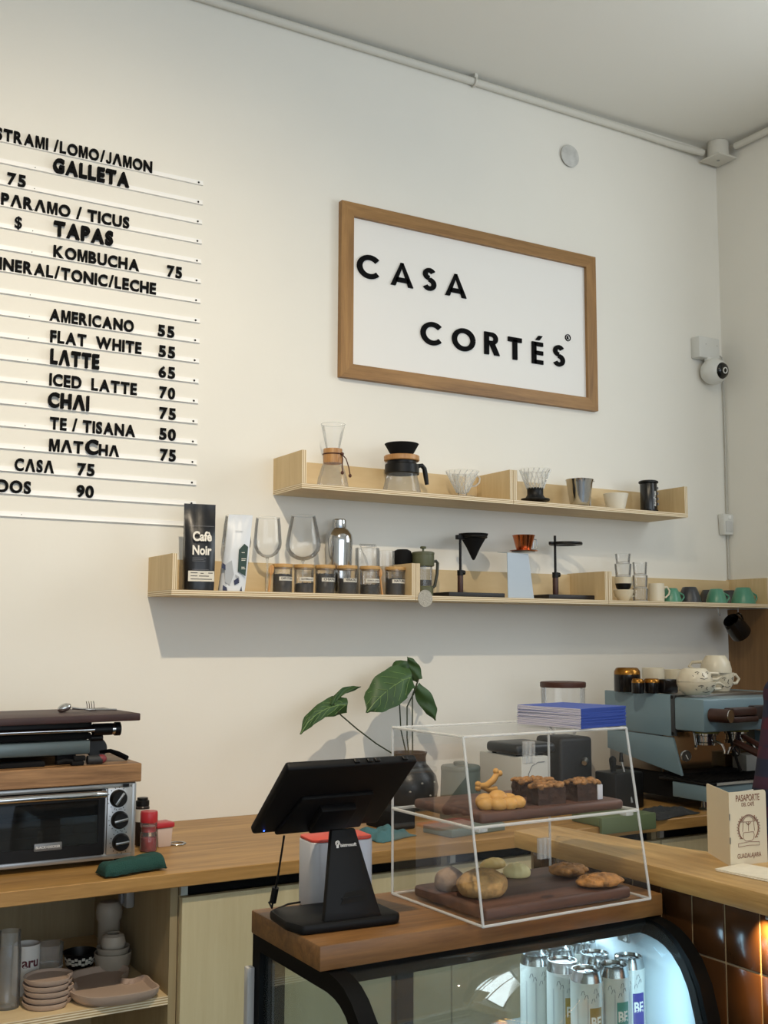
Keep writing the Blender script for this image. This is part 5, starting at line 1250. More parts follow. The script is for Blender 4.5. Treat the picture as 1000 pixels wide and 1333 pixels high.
# steam knob, wooden lever block and dark arm on the face
q = on_y(931, 931, -.645)
MB().cyl((q.x-EX-.012, -.640, q.z-CT), (q.x-EX+.004, -.700, q.z-CT), .021, .0205, 28).obj('steam_knob', BRN, t, 40)
q2 = (q.x-EX+.0045, -.7015, q.z-CT); MB().lathe([(0, 0), (.0195, 0), (.0195, .0025), (.004, .003), (0, .004)], 28, M=Matrix.Translation(q2) @ (Vector((.016, -.06, 0)).to_track_quat('Z', 'Y').to_matrix().to_4x4())).obj('knob_cap', CHROME, t, 40)
q = on_y(947, 931, -.66); q1 = on_y(980, 930, -.66)
MB().box((q.x-EX, -.685, q.z-CT-.002), (q1.x-EX-.006, -.645, q.z-CT+.022), .005).obj('lever_block', BRN, t)
MB().box((q.x-EX, -.685, q.z-CT-.022), (q1.x-EX, -.645, q.z-CT-.004), .005).obj('lever_block', BRN, t)
MB().box((q1.x-EX-.004, -.672, q.z-CT-.016), (q1.x-EX+.06, -.645, q.z-CT+.026), .004).obj('lever_bracket', mat('dark_brown_metal', '#2a1a17', .4), t)
for (a, c, r) in (((957, 966), (990, 982), .012), ((967, 958), (990, 971), .009)):
    A = on_y(*a, -.64); B = on_y(*c, -.74); MB().cyl((A.x-EX, -.64, A.z-CT), (B.x-EX, -.74, B.z-CT), r*.8, r, 16).obj('portafilter_handle', BRN, t, 40)
MB().tube([(.155, -.59, zz(1.158)), (.158, -.60, zz(1.12)), (.170, -.615, zz(1.05)), (.175, -.62, zz(1.03))], .0045, 8).obj('steam_wand', BLACK, t)
q = on_y(966, 1000, -.50)
floorbox('knock_box', 'small white box on the drip tray at the right of the machine', 'box', (q.x, -.52, 1.0128), .10, .06, .052, 0, mat('light_grey_housing', '#c4c3bd', .5))

# cups on top of the machine
AMB = mat('black_gold_glaze', '#141112', .2); GOLD = mat('gold_glaze', '#9a6a2a', .25, .8)
def dark_tumbler(label, px, py, y, w, h):
    b, k = spot(px, py, y, ET)
    t = thing('dark_tumbler', label, 'tumbler', b, 0, 'black and gold tumblers on the espresso machine')
    MB().lathe(sc([(0, 0), (w*.48, 0), (w*.5, 1), (w*.5, h*.72)], k), 32).obj('body', AMB, t, 40)
    MB().lathe(sc([(w*.5, h*.72), (w*.49, h*.85), (w*.42, h*.97), (w*.36, h), (0, h)], k), 32).obj('gold_shoulder', GOLD, t, 40)
dark_tumbler('largest black tumbler with gold shoulder, at the left of the machine top', 817, 902, -.30, 34, 31)
dark_tumbler('small black tumbler with gold shoulder next to the largest one', 830.5, 903, -.40, 16, 19)
dark_tumbler('small black tumbler with gold shoulder, second of the small ones', 849, 903, -.41, 21, 19)
b, k = spot(869, 904, -.43, ET)
o = MB().box((-12*k, -.02, 0), (12*k, .02, 18*k), .004).obj('black_dish', AMB); o.location = b; tag(o, 'black square tumbler on the machine, beside the painted cups', 'tumbler')
def plain_bowl(label, px, py, y, w, h):
    b, k = spot(px, py, y, ET)
    o = MB().lathe(sc([(0, 0), (w*.36, 0), (w*.46, h*.45), (w*.5, h*.62), (w*.5, h), (w*.46, h), (w*.42, h*.5), (0, h*.15)], k), 32).obj('cream_cup', IVORY, None, 40); o.location = b; tag(o, label, 'cup')
plain_bowl('plain cream cup behind the black tumblers, left of two', 851, 902, -.27, 29, 29)
plain_bowl('plain cream cup behind the black tumblers, right of two', 880, 902, -.27, 30, 26)
def face_cup(label, px, py, y, z0, w, h, flip, rot, tilt=0, seed=0):
    b, k = spot(px, py, y, z0)
    t = thing('painted_cup', label, 'cup', b, rot, 'cream painted cups on the espresso machine')
    t.rotation_euler = (0, tilt, rot)
    P = sc([(0, 0), (w*.30, 0), (w*.33, h*.06), (w*.44, h*.35), (w*.5, h*.8), (w*.5, h), (w*.47, h), (w*.45, h*.8), (w*.38, h*.3), (0, h*.12)], k)
    if flip: P = [(r, h*k-z) for r, z in P][::-1]
    MB().lathe(P, 36).obj('bowl', IVORY, t, 40)
    f = (lambda z: h*k-z) if flip else (lambda z: z)
    MB().tube([(w*.46*k, 0, f(h*.85*k)), (w*.72*k, 0, f(h*.88*k)), (w*.86*k, 0, f(h*.65*k)), (w*.76*k, 0, f(h*.42*k)), (w*.42*k, 0, f(h*.38*k))], 2.0*k, 8).obj('handle', IVORY, t, 50)
    mb = MB(); 
    def on(a, zf):
        zf2 = 1-zf if flip else zf
        r = (w*.44+(w*.06)*((zf2-.35)/.45)) if zf2 > .35 else (w*.33+w*.11*(zf2-.06)/.29)
        return Vector(((r*1.015)*k*cos(radians(a)), (r*1.015)*k*sin(radians(a)), zf*h*k))
    for l in ([(-120, .70), (-112, .76), (-104, .72)], [(-75, .70), (-67, .76), (-60, .72)], [(-92, .66), (-94, .5), (-88, .42)], [(-104, .28), (-90, .22), (-76, .30)], [(-128, .5), (-124, .4)], [(-48, .45), (-42, .36), (-50, .3)]):
        mb.tube([on(a, z) for a, z in l], .0009, 5)
    for a, z in ((-110, .64), (-68, .64)): mb.blob(on(a, z), .0018, 1)
    mb.obj('painted_face', mat('dark_print', '#2b2a29', .6), t)
    return t, k
_, k = face_cup('lower cream cup with painted face, left stack on the espresso machine', 907, 906, -.545, ET, 50, 17, False, radians(-10))
face_cup('upturned cream cup with painted face on top of the left stack', 905, 906, -.545, ET+17.2*k, 46, 17, True, radians(-14))
_, k = face_cup('lower cream cup of the right stack behind the painted left cups', 937, 904, -.42, ET, 38, 24, False, radians(-6))
face_cup('upturned cream cup with eye drawing topping the right stack', 933, 904, -.42, ET+24.2*k, 40, 22, True, radians(120))

# ================================================================== display fridge with its wooden top
FX0, FX1 = .815, 1.500; FB = -1.26; FT = .9395
t = thing('display_fridge', 'black framed curved glass display fridge holding cans, under the wooden top', 'fridge', ((FX0+FX1)/2, FB, 0))
fa = (FX1-FX0)/2
front = [(-1.540, .9395), (-1.568, .936), (-1.592, .929), (-1.616, .915), (-1.643, .889), (-1.664, .853), (-1.680, .800), (-1.688, .74), (-1.690, .66), (-1.690, .45)]
FR = mat('black_fridge_frame', '#08090a', .55, spec=.1)
outer = [(FB, .45), (FB, .9395)] + front
def inset(poly, d):
    out = []
    n = len(poly)
    for i in range(n):
        p = Vector(poly[i]); a = Vector(poly[i-1]); b = Vector(poly[(i+1) % n])
        e1 = (p-a).normalized(); e2 = (b-p).normalized(); n1 = Vector((-e1.y, e1.x)); n2 = Vector((-e2.y, e2.x))
        m = (n1+n2).normalized(); out.append(p+m*d/max(.4, m.dot(n1)))
    return out
inner = inset(outer, .030)
cen = sum((Vector(p) for p in outer), Vector((0, 0)))/len(outer)
if (inner[3]-cen).length > (Vector(outer[3])-cen).length: inner = inset(outer, -.030)
def side(x0, x1):
    bm_ = bmesh.new(); n = len(outer)
    def ring(P, x): return [bm_.verts.new((x, p[0]-FB, p[1])) for p in P]
    a, b, c, d = ring(outer, x0), ring(inner, x0), ring(outer, x1), ring(inner, x1)
    for i in range(n):
        j = (i+1) % n
        bm_.faces.new((a[i], a[j], b[j], b[i])); bm_.faces.new((c[i], d[i], d[j], c[j])); bm_.faces.new((a[i], c[i], c[j], a[j])); bm_.faces.new((b[i], b[j], d[j], d[i]))
    bmesh.ops.recalc_face_normals(bm_, faces=bm_.faces[:]); return bm_
for x0, x1 in ((-fa, -fa+.030), (fa-.030, fa)):
    mb = MB(); mb.add(side(x0, x1)); mb.obj('side_frame', FR, t, 25)
FGL = glass('fridge_glass', '#f1f6f5', alpha=.012, refl=.35, base=.015)
bm_ = bmesh.new(); f_ = [bm_.verts.new((-fa+.012, p[0]-FB, p[1])) for p in inner]; bm_.faces.new(f_); mb = MB(); mb.add(bm_); mb.obj('side_glass', FGL, t, 0, solid=.004)
bm_ = bmesh.new(); f_ = [bm_.verts.new((fa-.014, p[0]-FB, p[1])) for p in inner]; bm_.faces.new(f_); mb = MB(); mb.add(bm_); mb.obj('side_wall', mat('white_fridge_liner', '#d5dee2', .4), t, 0, solid=.004)
bm_ = bmesh.new(); fp = [(-1.530, .931)] + [(a+.012, b-.006) for a, b in front[1:]]
ra = [bm_.verts.new((-fa+.030, a-FB, b)) for a, b in fp]; rb = [bm_.verts.new((fa-.030, a-FB, b)) for a, b in fp]
for i in range(len(fp)-1): bm_.faces.new((ra[i], rb[i], rb[i+1], ra[i+1]))
mb = MB(); mb.add(bm_); mb.obj('front_glass', FGL, t, 60, solid=.004)
mb = MB(); mb.box((-fa+.03, -.275, .915), (fa-.03, -.0, .9395)); mb.obj('top_panel', FR, t, 0)
mb = MB(); mb.box((-fa+.03, -.03, .45), (fa-.03, 0, .48)); mb.obj('rear_sill', FR, t, 0)
for x0, x1 in ((-fa+.03, -fa+.05), (-.065, -.03), (fa-.05, fa-.03)): MB().box((x0, -.026, .48), (x1, -.004, .915)).obj('rear_post', FR, t, 0)
for x0, x1 in ((-fa+.05, -.065), (-.03, fa-.05)): MB().box((x0, -.017, .48), (x1, -.013, .915)).obj('rear_door_glass', FGL, t, 0)
MB().box((-fa+.02, -.40, .704), (fa-.02, -.03, .712)).obj('glass_shelf', glass('shelf_glass', '#dfeaea', alpha=.15), t, 0)
MB().box((-fa, -.43, .08), (fa, 0, .45), .004).obj('base_cabinet_body', FR, t)
MB().box((-fa+.02, -.41, 0), (fa-.02, -.02, .08)).obj('plinth', BLACKM, t, 0)
q = on_x(838, 1226, FX1-.03)
MB().box((fa-.036, -.235, .885), (fa-.030, -.205, .912), .002).obj('shelf_bracket', STEEL, t)
MB().box((-fa-.014, -.012, .40), (-fa-.0005, .004, .880), .002).obj('rear_rail', mat('pale_grey_plastic', '#b9b8b6', .5), t)
l = bpy.data.lights.new('fridge_light', 'AREA'); l.shape = 'RECTANGLE'; l.size = .55; l.size_y = .03; l.energy = 2.2; l.color = (.62, .84, 1.0)
lo = bpy.data.objects.new('fridge_light', l); COL.objects.link(lo); lo.location = ((FX0+FX1)/2+.05, FB-.12, .911)

l = bpy.data.lights.new('fridge_liner_fill', 'AREA'); l.shape = 'RECTANGLE'; l.size = .02; l.size_y = .22; l.energy = .22; l.color = (.50, .78, 1.0)  # added fill that brightens the right liner, not a lamp of the fridge
lo = bpy.data.objects.new('fridge_liner_fill', l); COL.objects.link(lo); lo.location = (FX1-.075, FB-.350, .80); lo.rotation_euler = (radians(90), 0, radians(-70))

# cans
CANW = mat('can_white', '#dcdad2', .35, .15); CANM = mat('can_metal', '#b9b9b8', .2, 1.0)
def can_label(mb, R, a0, a1, z0, z1, n=10):
    for j in range(n):
        p0 = radians(a0+(a1-a0)*j/n); p1 = radians(a0+(a1-a0)*(j+1)/n)
        mb.quad((R*cos(p0), R*sin(p0), z0), (R*cos(p1), R*sin(p1), z0), (R*cos(p1), R*sin(p1), z1), (R*cos(p0), R*sin(p0), z1))
cans = [('B', 732, 1249, '#b08d1e', 'white can with mustard panel, left of the frontmost can'), ('A', 701, 1241, None, 'white can at the left end of the group in the fridge'), ('C', 763.5, 1261, '#a07c2c', 'frontmost white can with mustard panel in the fridge'), ('D', 801, 1252, '#3f8a78', 'white can with teal panel right of the frontmost can'), ('E', 835, 1244, '#3a2f86', 'white can with violet panel at the right end of the group'), ('F', 729, 1233, None, 'white can in the second row behind the left cans'), ('G', 768, 1225, None, 'white can at the very back of the group in the fridge'), ('I', 790, 1224, None, 'white can in the second row behind the teal panelled can')]
SPOTS = {'A': (1.3161, -1.4080), 'B': (1.3309, -1.4669), 'C': (1.3320, -1.5316), 'D': (1.393, -1.532), 'E': (1.452, -1.508), 'F': (1.3783, -1.4025), 'G': (1.445, -1.388), 'I': (1.412, -1.462)}
CH = .156; CZ0 = .7125
placed = []
for nm, px, py, colr, lab in cans:
    q = on_z(px, py, CZ0+CH); q.y = max(q.y, -1.60)
    q.x, q.y = SPOTS[nm]
    placed.append(q.copy())
    c = thing('drink_can', lab, 'can', (q.x, q.y, CZ0), radians(0), 'slim white cans in the display fridge')
    R = .0285
    MB().lathe([(0, .004), (.021, .003), (.023, 0), (.0265, .006), (R, .012), (R, CH-.018)], 36).obj('body', CANW, c, 40)
    MB().lathe([(R, CH-.018), (.0265, CH-.008), (.0255, CH-.003), (.0258, CH), (.0248, CH), (.0238, CH-.005), (0, CH-.005)], 36).obj('top', CANM, c, 40)
    mb = MB(); mb.lathe([(.003, CH-.0048), (.008, CH-.0048), (.008, CH-.0038), (.003, CH-.0038)], 16, M=Matrix.Translation((.006, 0, 0))); mb.obj('pull_tab', CANM, c)
    if colr:
        mb = MB(); can_label(mb, R*1.006, -120, -70, .012, .098); lb = mb.obj('colour_panel', mat('can_panel_'+colr[1:], colr, .4), c, 60)
        tx = text_bm('BE', 1, .03, 0); bb = bounds(tx); s_ = .0195/(bb[1]-bb[0]); tx.transform(Matrix.Diagonal((s_, s_*1.25, 1, 1)))
        for v in tx.verts:
            a = radians(-117)+v.co.x/R; v.co = Vector((R*1.014*cos(a), R*1.014*sin(a), .066+v.co.y))
        mb = MB(); mb.add(tx); mb.obj('lettering', WPRINT, lb, 0)
    mb = MB()
    for a in (-165, -162, -128, -125, -60, -57): can_label(mb, R*1.005, a-.4, a+.4, .014, .112, 1)
    for a, z in ((-150, .118), (-138, .112), (-105, .122), (-96, .114), (-114, .106)):
        mb.tube([(R*1.004*cos(radians(a+d1)), R*1.004*sin(radians(a+d1)), z+d2) for d1, d2 in ((0, 0), (4, .007), (10, .008), (13, .002))], .0006, 4)
    mb.obj('fine_ornament', mat('grey_print', '#77777a', .5), c, 0)

# wooden top
o = MB().box((.800, -1.544, .9415), (1.5055, -1.285, .98), .003).obj('wooden_board', SLAB); tag(o, 'thick brown wooden board on top of the display fridge', 'wooden board')
WT = .98
# ------------------------------------------------------------------ register
t = thing('cash_register', 'black touchscreen register seen from behind, on the wooden board', 'register', (.893, -1.40, WT), radians(-4))
POSB = mat('register_black', '#0d0d0e', .5, spec=.2)
bp_ = [(-.086, -.088), (.082, -.088), (.092, -.076), (.088, .03), (.07, .042), (-.07, .042), (-.098, .03), (-.100, -.05)]
MB().prism(bp_, .017, .006).obj('base', POSB, t, 40)
mb = MB(); 
nk = [(-.048, .014), (.056, .014), (.052, .022), (.014, .155), (-.028, .155), (-.045, .03)]
M = Matrix.Translation((0, -.072, 0)) @ Matrix.Rotation(radians(-7), 4, 'X') @ FACE
mb.prism(nk, .014, .003, M); nko = mb.obj('neck', POSB, t, 40)
mb = MB(); mb.prism([(-.018, .040), (.022, .043), (.030, .052), (.024, .061), (-.008, .058)], .001, 0, Matrix.Translation((0, -.0865, 0)) @ Matrix.Rotation(radians(-7), 4, 'X') @ FACE); mb.obj('cable_slot', mat('deep_black', '#020202', .9), nko, 0)
mb = MB(); mb.prism([(-.016, .048), (.020, .050), (.020, .052), (-.016, .050)], .0018, 0, Matrix.Translation((0, -.0865, 0)) @ Matrix.Rotation(radians(-7), 4, 'X') @ FACE); mb.obj('slot_bar', POSB, nko, 0)
lt = flat_text('bistrosoft', .0285, -.0145, .128, -.0868+.0148, mat('white_print', '#d8d8d6', .5), nko, 'lettering', .02, tilt=radians(-7))
mb = MB(); mb.tube([(-.0200+.0035*cos(a), 0, .1345+.0035*sin(a)) for a in [2*pi*i/16 for i in range(16)]], .0007, 5, True); mb.tube([(-.0200+.0018*cos(a), 0, .1345+.0018*sin(a)) for a in [2*pi*i/16 for i in range(16)]], .0006, 5, True); mb.box((-.0220, -.0004, .1270), (-.0180, .0004, .1312)); mb.move(Matrix.Translation((0, -.0722, 0))); mb.obj('emblem', mat('white_print', '#d8d8d6', .5), nko, 0)
# display: lower edge near the barista, upper edge leaning to the room
A = on_y(328, 1087, -1.375); B = on_x(375, 1002, A.x); Cc = on_y(492, 1071, -1.375)
wd = Cc.x-A.x; vx = Vector((1, 0, 0)); vy = Vector((0, B.y-A.y, B.z-A.z)); hgt = vy.length; vy.normalize(); vz = vx.cross(vy)   # vz towards the room, down
Md = Matrix((( vx.x, vy.x, vz.x, A.x), (vx.y, vy.y, vz.y, A.y), (vx.z, vy.z, vz.z, A.z), (0, 0, 0, 1)))
Minv = (Matrix.Translation(t.location) @ Matrix.Rotation(radians(-4), 4, 'Z')).inverted()
Ml = Minv @ Md
dp = MB().box((0, 0, -.016), (wd, hgt, 0), .005, 3).move(Ml).obj('display', POSB, t, 40)
MB().box((.006, .006, -.0172), (wd-.006, hgt-.006, -.0162)).move(Ml).obj('screen', mat('screen_glass', '#0a0b0d', .08), dp, 0)
MB().prism([(wd*.16, -.002), (wd*.84, -.002), (wd*.78, hgt*.55), (wd*.22, hgt*.55)], .010, .004, Ml @ Matrix.Translation((0, .004, -.003))).obj('rear_hump', POSB, dp, 40)
MB().box((wd*.38, hgt*.10, .005), (wd*.66, hgt*.46, .020), .004).move(Ml).obj('hinge', POSB, dp)
for x in (.50, .60, .66, .88): MB().box((wd*x, hgt-.002, -.012), (wd*x+.010, hgt+.003, -.004), .0015).move(Ml).obj('button', BLACK, dp)
mb = MB(); mb.blob((.018, .010, .0005), (.0014, .0014, .001), 2); mb.move(Ml).obj('status_light', mat('blue_led', '#2a45ff', .3, emit='#3a62ff', estr=6), dp)
# receipt printer
q0 = on_z(381, 1176, WT+.02)
pc = Vector((.944, -1.321, WT+.0015))
t = thing('receipt_printer', 'white receipt printer with red-orange lid on the register base', 'printer', pc, radians(-4))
def rrect(w, d, r, n=6):
    out = []
    for cx, cy, a0 in ((w/2-r, d/2-r, 0), (-w/2+r, d/2-r, 90), (-w/2+r, -d/2+r, 180), (w/2-r, -d/2+r, 270)):
        for i in range(n+1): a = radians(a0+90*i/n); out.append((cx+r*cos(a), cy+r*sin(a)))
    return out
PW, PD, PH = .118, .075, .112
MB().prism(rrect(PW, PD, .016), PH, .002).obj('housing', mat('white_printer_plastic', '#cfd0d6', .35), t, 40)
MB().prism(rrect(PW-.002, PD-.002, .016), .005, .0015, Matrix.Translation((0, 0, PH+.0003))).obj('lid', mat('red_orange_plastic', '#d2493a', .4), t, 40)
MB().prism(rrect(PW-.006, PD-.006, .014), .006, 0, Matrix.Translation((0, 0, -.0055)) if False else Matrix.Translation((0, 0, -.0012)) @ Matrix.Diagonal((1, 1, .2, 1))).obj('foot_plate', BLACK, t, 40)
# cables
c1 = [on_y(px, py, y) for px, py, y in ((370, 1088, -1.385), (367, 1108, -1.375), (362, 1140, -1.36), (357, 1165, -1.35), (354, 1182, -1.345), (350, 1196, -1.33))]
c1[-1].z = max(c1[-1].z, WT+.02)
o = MB().tube(c1, .0018, 8).obj('power_cable', BLACK, None, 60); tag(o, 'black cable with ferrite bead hanging from the register screen', 'cable')
d_ = (c1[4]-c1[2]).normalized(); m_ = c1[3]
MB().cyl(m_-d_*.013, m_+d_*.013, .0058, .0058, 14).obj('ferrite_bead', BLACK, o, 40)
c2 = [on_y(px, py, y) for px, py, y in ((393, 1174, -1.30), (375, 1177, -1.30), (356, 1185, -1.30), (342, 1196, -1.278), (335.5, 1206, -1.262), (333, 1220, -1.245), (333, 1234, -1.238))]
o = MB().tube(c2, .0018, 8).obj('printer_cable', BLACK, None, 60); tag(o, 'black cable curving off the left end of the wooden board', 'cable')

# ------------------------------------------------------------------ acrylic pastry case
t = thing('pastry_case', 'clear acrylic two-tier pastry case on the wooden board', 'display case', (1.075, -1.583, WT+.0026), radians(1.8))
CW, CD, CHT = .374, .272, .297; tk = .005; SZ_ = .151
lean = .052     # the front leans back towards the top
fy = lambda z: lean*z/CHT
def pane(name, pts, m=ACRY):
    bm_ = bmesh.new(); bm_.faces.new([bm_.verts.new(p) for p in pts]); mb = MB(); mb.add(bm_); return mb.obj(name, m, t, 0)
pane('side_pane', [(0, 0, 0), (0, CD, 0), (0, CD, CHT), (0, fy(CHT), CHT)])
pane('side_pane', [(CW, 0, 0), (CW, fy(CHT), CHT), (CW, CD, CHT), (CW, CD, 0)])
pane('top_pane', [(0, fy(CHT), CHT), (CW, fy(CHT), CHT), (CW, CD, CHT), (0, CD, CHT)], glass('acrylic_top', alpha=.10, refl=.5))
pane('front_flap', [(.004, -.001, .004), (CW-.004, -.001, .004), (CW-.004, fy(SZ_)-.002, SZ_-.004), (.004, fy(SZ_)-.002, SZ_-.004)])
pane('front_flap', [(.004, fy(SZ_)-.001, SZ_+.006), (CW-.004, fy(SZ_)-.001, SZ_+.006), (CW-.004, fy(CHT)-.002, CHT-.004), (.004, fy(CHT)-.002, CHT-.004)])
pane('base_pane', [(0, 0, .001), (CW, 0, .001), (CW, CD, .001), (0, CD, .001)])
pane('shelf_pane', [(0, fy(SZ_), SZ_), (CW, fy(SZ_), SZ_), (CW, CD, SZ_), (0, CD, SZ_)])
def edge(a, b, w=.0024, name='edge', m=ACRYEDGE):
    a, b = Vector(a), Vector(b); MB().cyl(a, b, w, w, 8).obj(name, m, t, 60)
E0, E1, E2, E3 = (0, 0, 0), (0, fy(CHT), CHT), (0, CD, CHT), (0, CD, 0)
R0, R1, R2, R3 = (CW, 0, 0), (CW, fy(CHT), CHT), (CW, CD, CHT), (CW, CD, 0)
for a, b in ((E0, E1), (E1, E2), (E2, E3), (E0, E3), (R0, R1), (R1, R2), (R2, R3), (R0, R3), (E0, R0), (E1, R1), (E2, R2), (E3, R3)): edge(a, b)
S0, S1, S2, S3 = (0, fy(SZ_), SZ_), (0, CD, SZ_), (CW, CD, SZ_), (CW, fy(SZ_), SZ_)
for a, b in ((S0, S1), (S1, S2), (S2, S3), (S3, S0)): edge(a, b, .0028, 'shelf_edge')
for x in (.012, CW-.030): MB().box((x, fy(SZ_)-.001, SZ_-.008), (x+.018, fy(SZ_)+.016, SZ_-.001), .001).obj('support_tab', ACRYEDGE, t)
for px, py, z0, z1 in ((699, 976, CHT-.050, CHT-.012), (705, 1101, SZ_-.060, SZ_-.026)):
    q = on_y(px, py, -1.56).x-1.075
    hb_ = MB()
    for dx in (-.0085, .0, .0085): hb_.box((q+dx-.0022, fy((z0+z1)/2)-.012, z0), (q+dx+.0022, fy((z0+z1)/2)-.002, z1), .001)
    hb_.box((q-.0105, fy((z0+z1)/2)-.0035, z0), (q+.0105, fy((z0+z1)/2)-.002, z1)); hb_.obj('flap_handle', glass('clear_handle_acrylic', alpha=.15, refl=.9), t, 0)
def case_pt(px, py, z): return on_z(px, py, z)
# boards
BW = mat('x', '#000000') if False else WALNUT
lb_ = MB().box((0, 0, 0), (.325, .215, .020), .006, 3).obj('walnut_board', WALNUT); lb_.location = (1.093, -1.567, WT+.0042); lb_.rotation_euler = (0, 0, radians(1.8)); tag(lb_, 'walnut serving board on the floor of the pastry case', 'board')
ub_ = MB().box((0, 0, 0), (.325, .205, .018), .007, 3).obj('walnut_board', WALNUT); ub_.location = (1.096, -1.550, WT+SZ_+.0056); ub_.rotation_euler = (0, 0, radians(1.8)); tag(ub_, 'walnut serving board on the upper tier of the pastry case', 'board')
LB, UB = WT+.0042+.020, WT+SZ_+.0056+.018
# pastries
def pastry(name, label, cat, loc, m, mb, group=None, smooth=80):
    o = mb.obj(name, m, None, smooth); o.location = loc; return tag(o, label, cat, group)
COOK = mat('golden_cookie', '#b28d58', .8, var=.35, vscale=70, bump=1.0, bscale=110)
OATC = mat('oat_cookie', '#a2713a', .7, var=.5, vscale=60, bump=.8, bscale=120)
PALED = mat('pale_bread', '#cdb06c', .6, var=.12, vscale=30, bump=.3, bscale=90)
CONCHA = mat('pale_yellow_icing', '#d9cc93', .6, var=.06, vscale=20)
BROWNIE = mat('dark_brownie', '#3a2418', .7, var=.4, vscale=60, bump=.8, bscale=130)
CRUMB = mat('pecan_crumble', '#9a6f42', .7, var=.5, vscale=90, bump=.7, bscale=180)
q = case_pt(640, 1170, LB); k = mpp(q)
mb = MB(); mb.blob((0, 0, 14*k), (35*k, 31*k, 20*k), 5, .07, 60, 1, flat=0)
pastry('cookie', 'large thick cracked cookie at the front left of the lower tier', 'cookie', (q.x+.002, q.y+.030, LB), COOK, mb)
q = case_pt(588, 1160, LB); mb = MB(); mb.blob((0, 0, 12*k), (21*k, 19*k, 17*k), 5, .08, 60, 5, flat=0)
pastry('cookie', 'pale dusted cookie half hidden behind the large cracked one', 'cookie', (q.x+.004, q.y+.012, LB), mat('dusted_cookie', '#9c8268', .8, var=.25, vscale=50, bump=.7, bscale=140), mb)
def concha(w, d, h, k):
    t_ = bmesh.new(); bmesh.ops.create_icosphere(t_, subdivisions=4, radius=1)
    for v in t_.verts:
        n = v.co.normalized(); rg = 1+.035*sin(n.x*13)
        v.co = Vector((n.x*w, n.y*d*(rg if n.z > -.2 else 1), max(-.0, n.z*h*rg+h*.4)))
    mb = MB(); mb.add(t_); return mb
q = case_pt(678, 1142, LB); pastry('sweet_bread', 'ridged pale yellow sweet bread shell at the back of the lower tier', 'bread', (q.x, q.y+.012, LB), CONCHA, concha(20*k, 18*k, 13*k, k).move(Matrix.Rotation(radians(-20), 4, 'Z')))
q = case_pt(655, 1133, LB)
mb = concha(25*k, 14*k, 10*k, k).move(Matrix.Rotation(radians(15), 4, 'Z')); pastry('sweet_bread', 'flat pale yellow sweet bread behind the ridged shell', 'bread', (q.x-.002, q.y+.030, LB), PALED, mb)
q = case_pt(745, 1142, LB)
def rough(w, d, h, seed, n=26, chunk=.010):
    mb = MB(); mb.blob((0, 0, h*.5), (w, d, h*.55), 4, .16, 70, seed, flat=0)
    rnd = random.Random(seed)
    for i in range(n):
        a = rnd.random()*2*pi; r = math.sqrt(rnd.random())*.9
        mb.blob((w*r*cos(a), d*r*sin(a), h*(.95-.45*r*r)), (chunk*(.5+rnd.random()*.6), chunk*(.5+rnd.random()*.5), chunk*.45), 2, .25, 120, i)
    return mb
pastry('cookie', 'oat cookie at the back right of the lower tier', 'cookie', (q.x, q.y+.012, LB), OATC, rough(28*k, 24*k, 17*k, 3))
q = case_pt(786, 1155, LB)
pastry('cookie', 'oat cookie at the front right of the lower tier', 'cookie', (q.x, q.y+.012, LB), OATC, rough(36*k, 24*k, 15*k, 9))
# upper tier
q = case_pt(668, 1056, UB)
mb = MB(); 
for x, y, r, h in ((-24, 2, 12, 9), (-10, -6, 13, 9), (6, -8, 12, 9), (22, -4, 12, 9), (-18, 14, 13, 11), (0, 10, 15, 13), (18, 10, 13, 10), (30, 3, 8, 7)): mb.blob((x*k, y*k, h*k*.75), (r*k, r*k*.85, h*k), 3, flat=0)
pastry('knot_bread', 'golden knotted bread bun at the left of the upper tier', 'bread', (q.x+.002, q.y+.034, UB), mat('golden_bun', '#c9974f', .5, var=.15, vscale=30), mb)
q = case_pt(643, 1034, UB); k = mpp(q)
mb = MB(); mb.tube([(-16*k, 0, 10*k), (-4*k, 0, 9*k), (8*k, 0, 16*k), (14*k, 0, 24*k)], [4*k, 4.5*k, 4.5*k, 4*k], 10)
for c_ in ((-17, 12), (-17, 7), (12, 27), (18, 24)): mb.blob((c_[0]*k, 0, c_[1]*k), 4.2*k, 2)
mb.tube([(-10*k, 0, 9*k), (0, 0, 4*k), (12*k, 0, 4*k)], 4*k, 8); 
pastry('bone_cookie', 'bone shaped golden cookie behind the knotted bun', 'cookie', (q.x+.004, q.y+.022, UB), mat('golden_bun', '#c9974f', .5), mb)
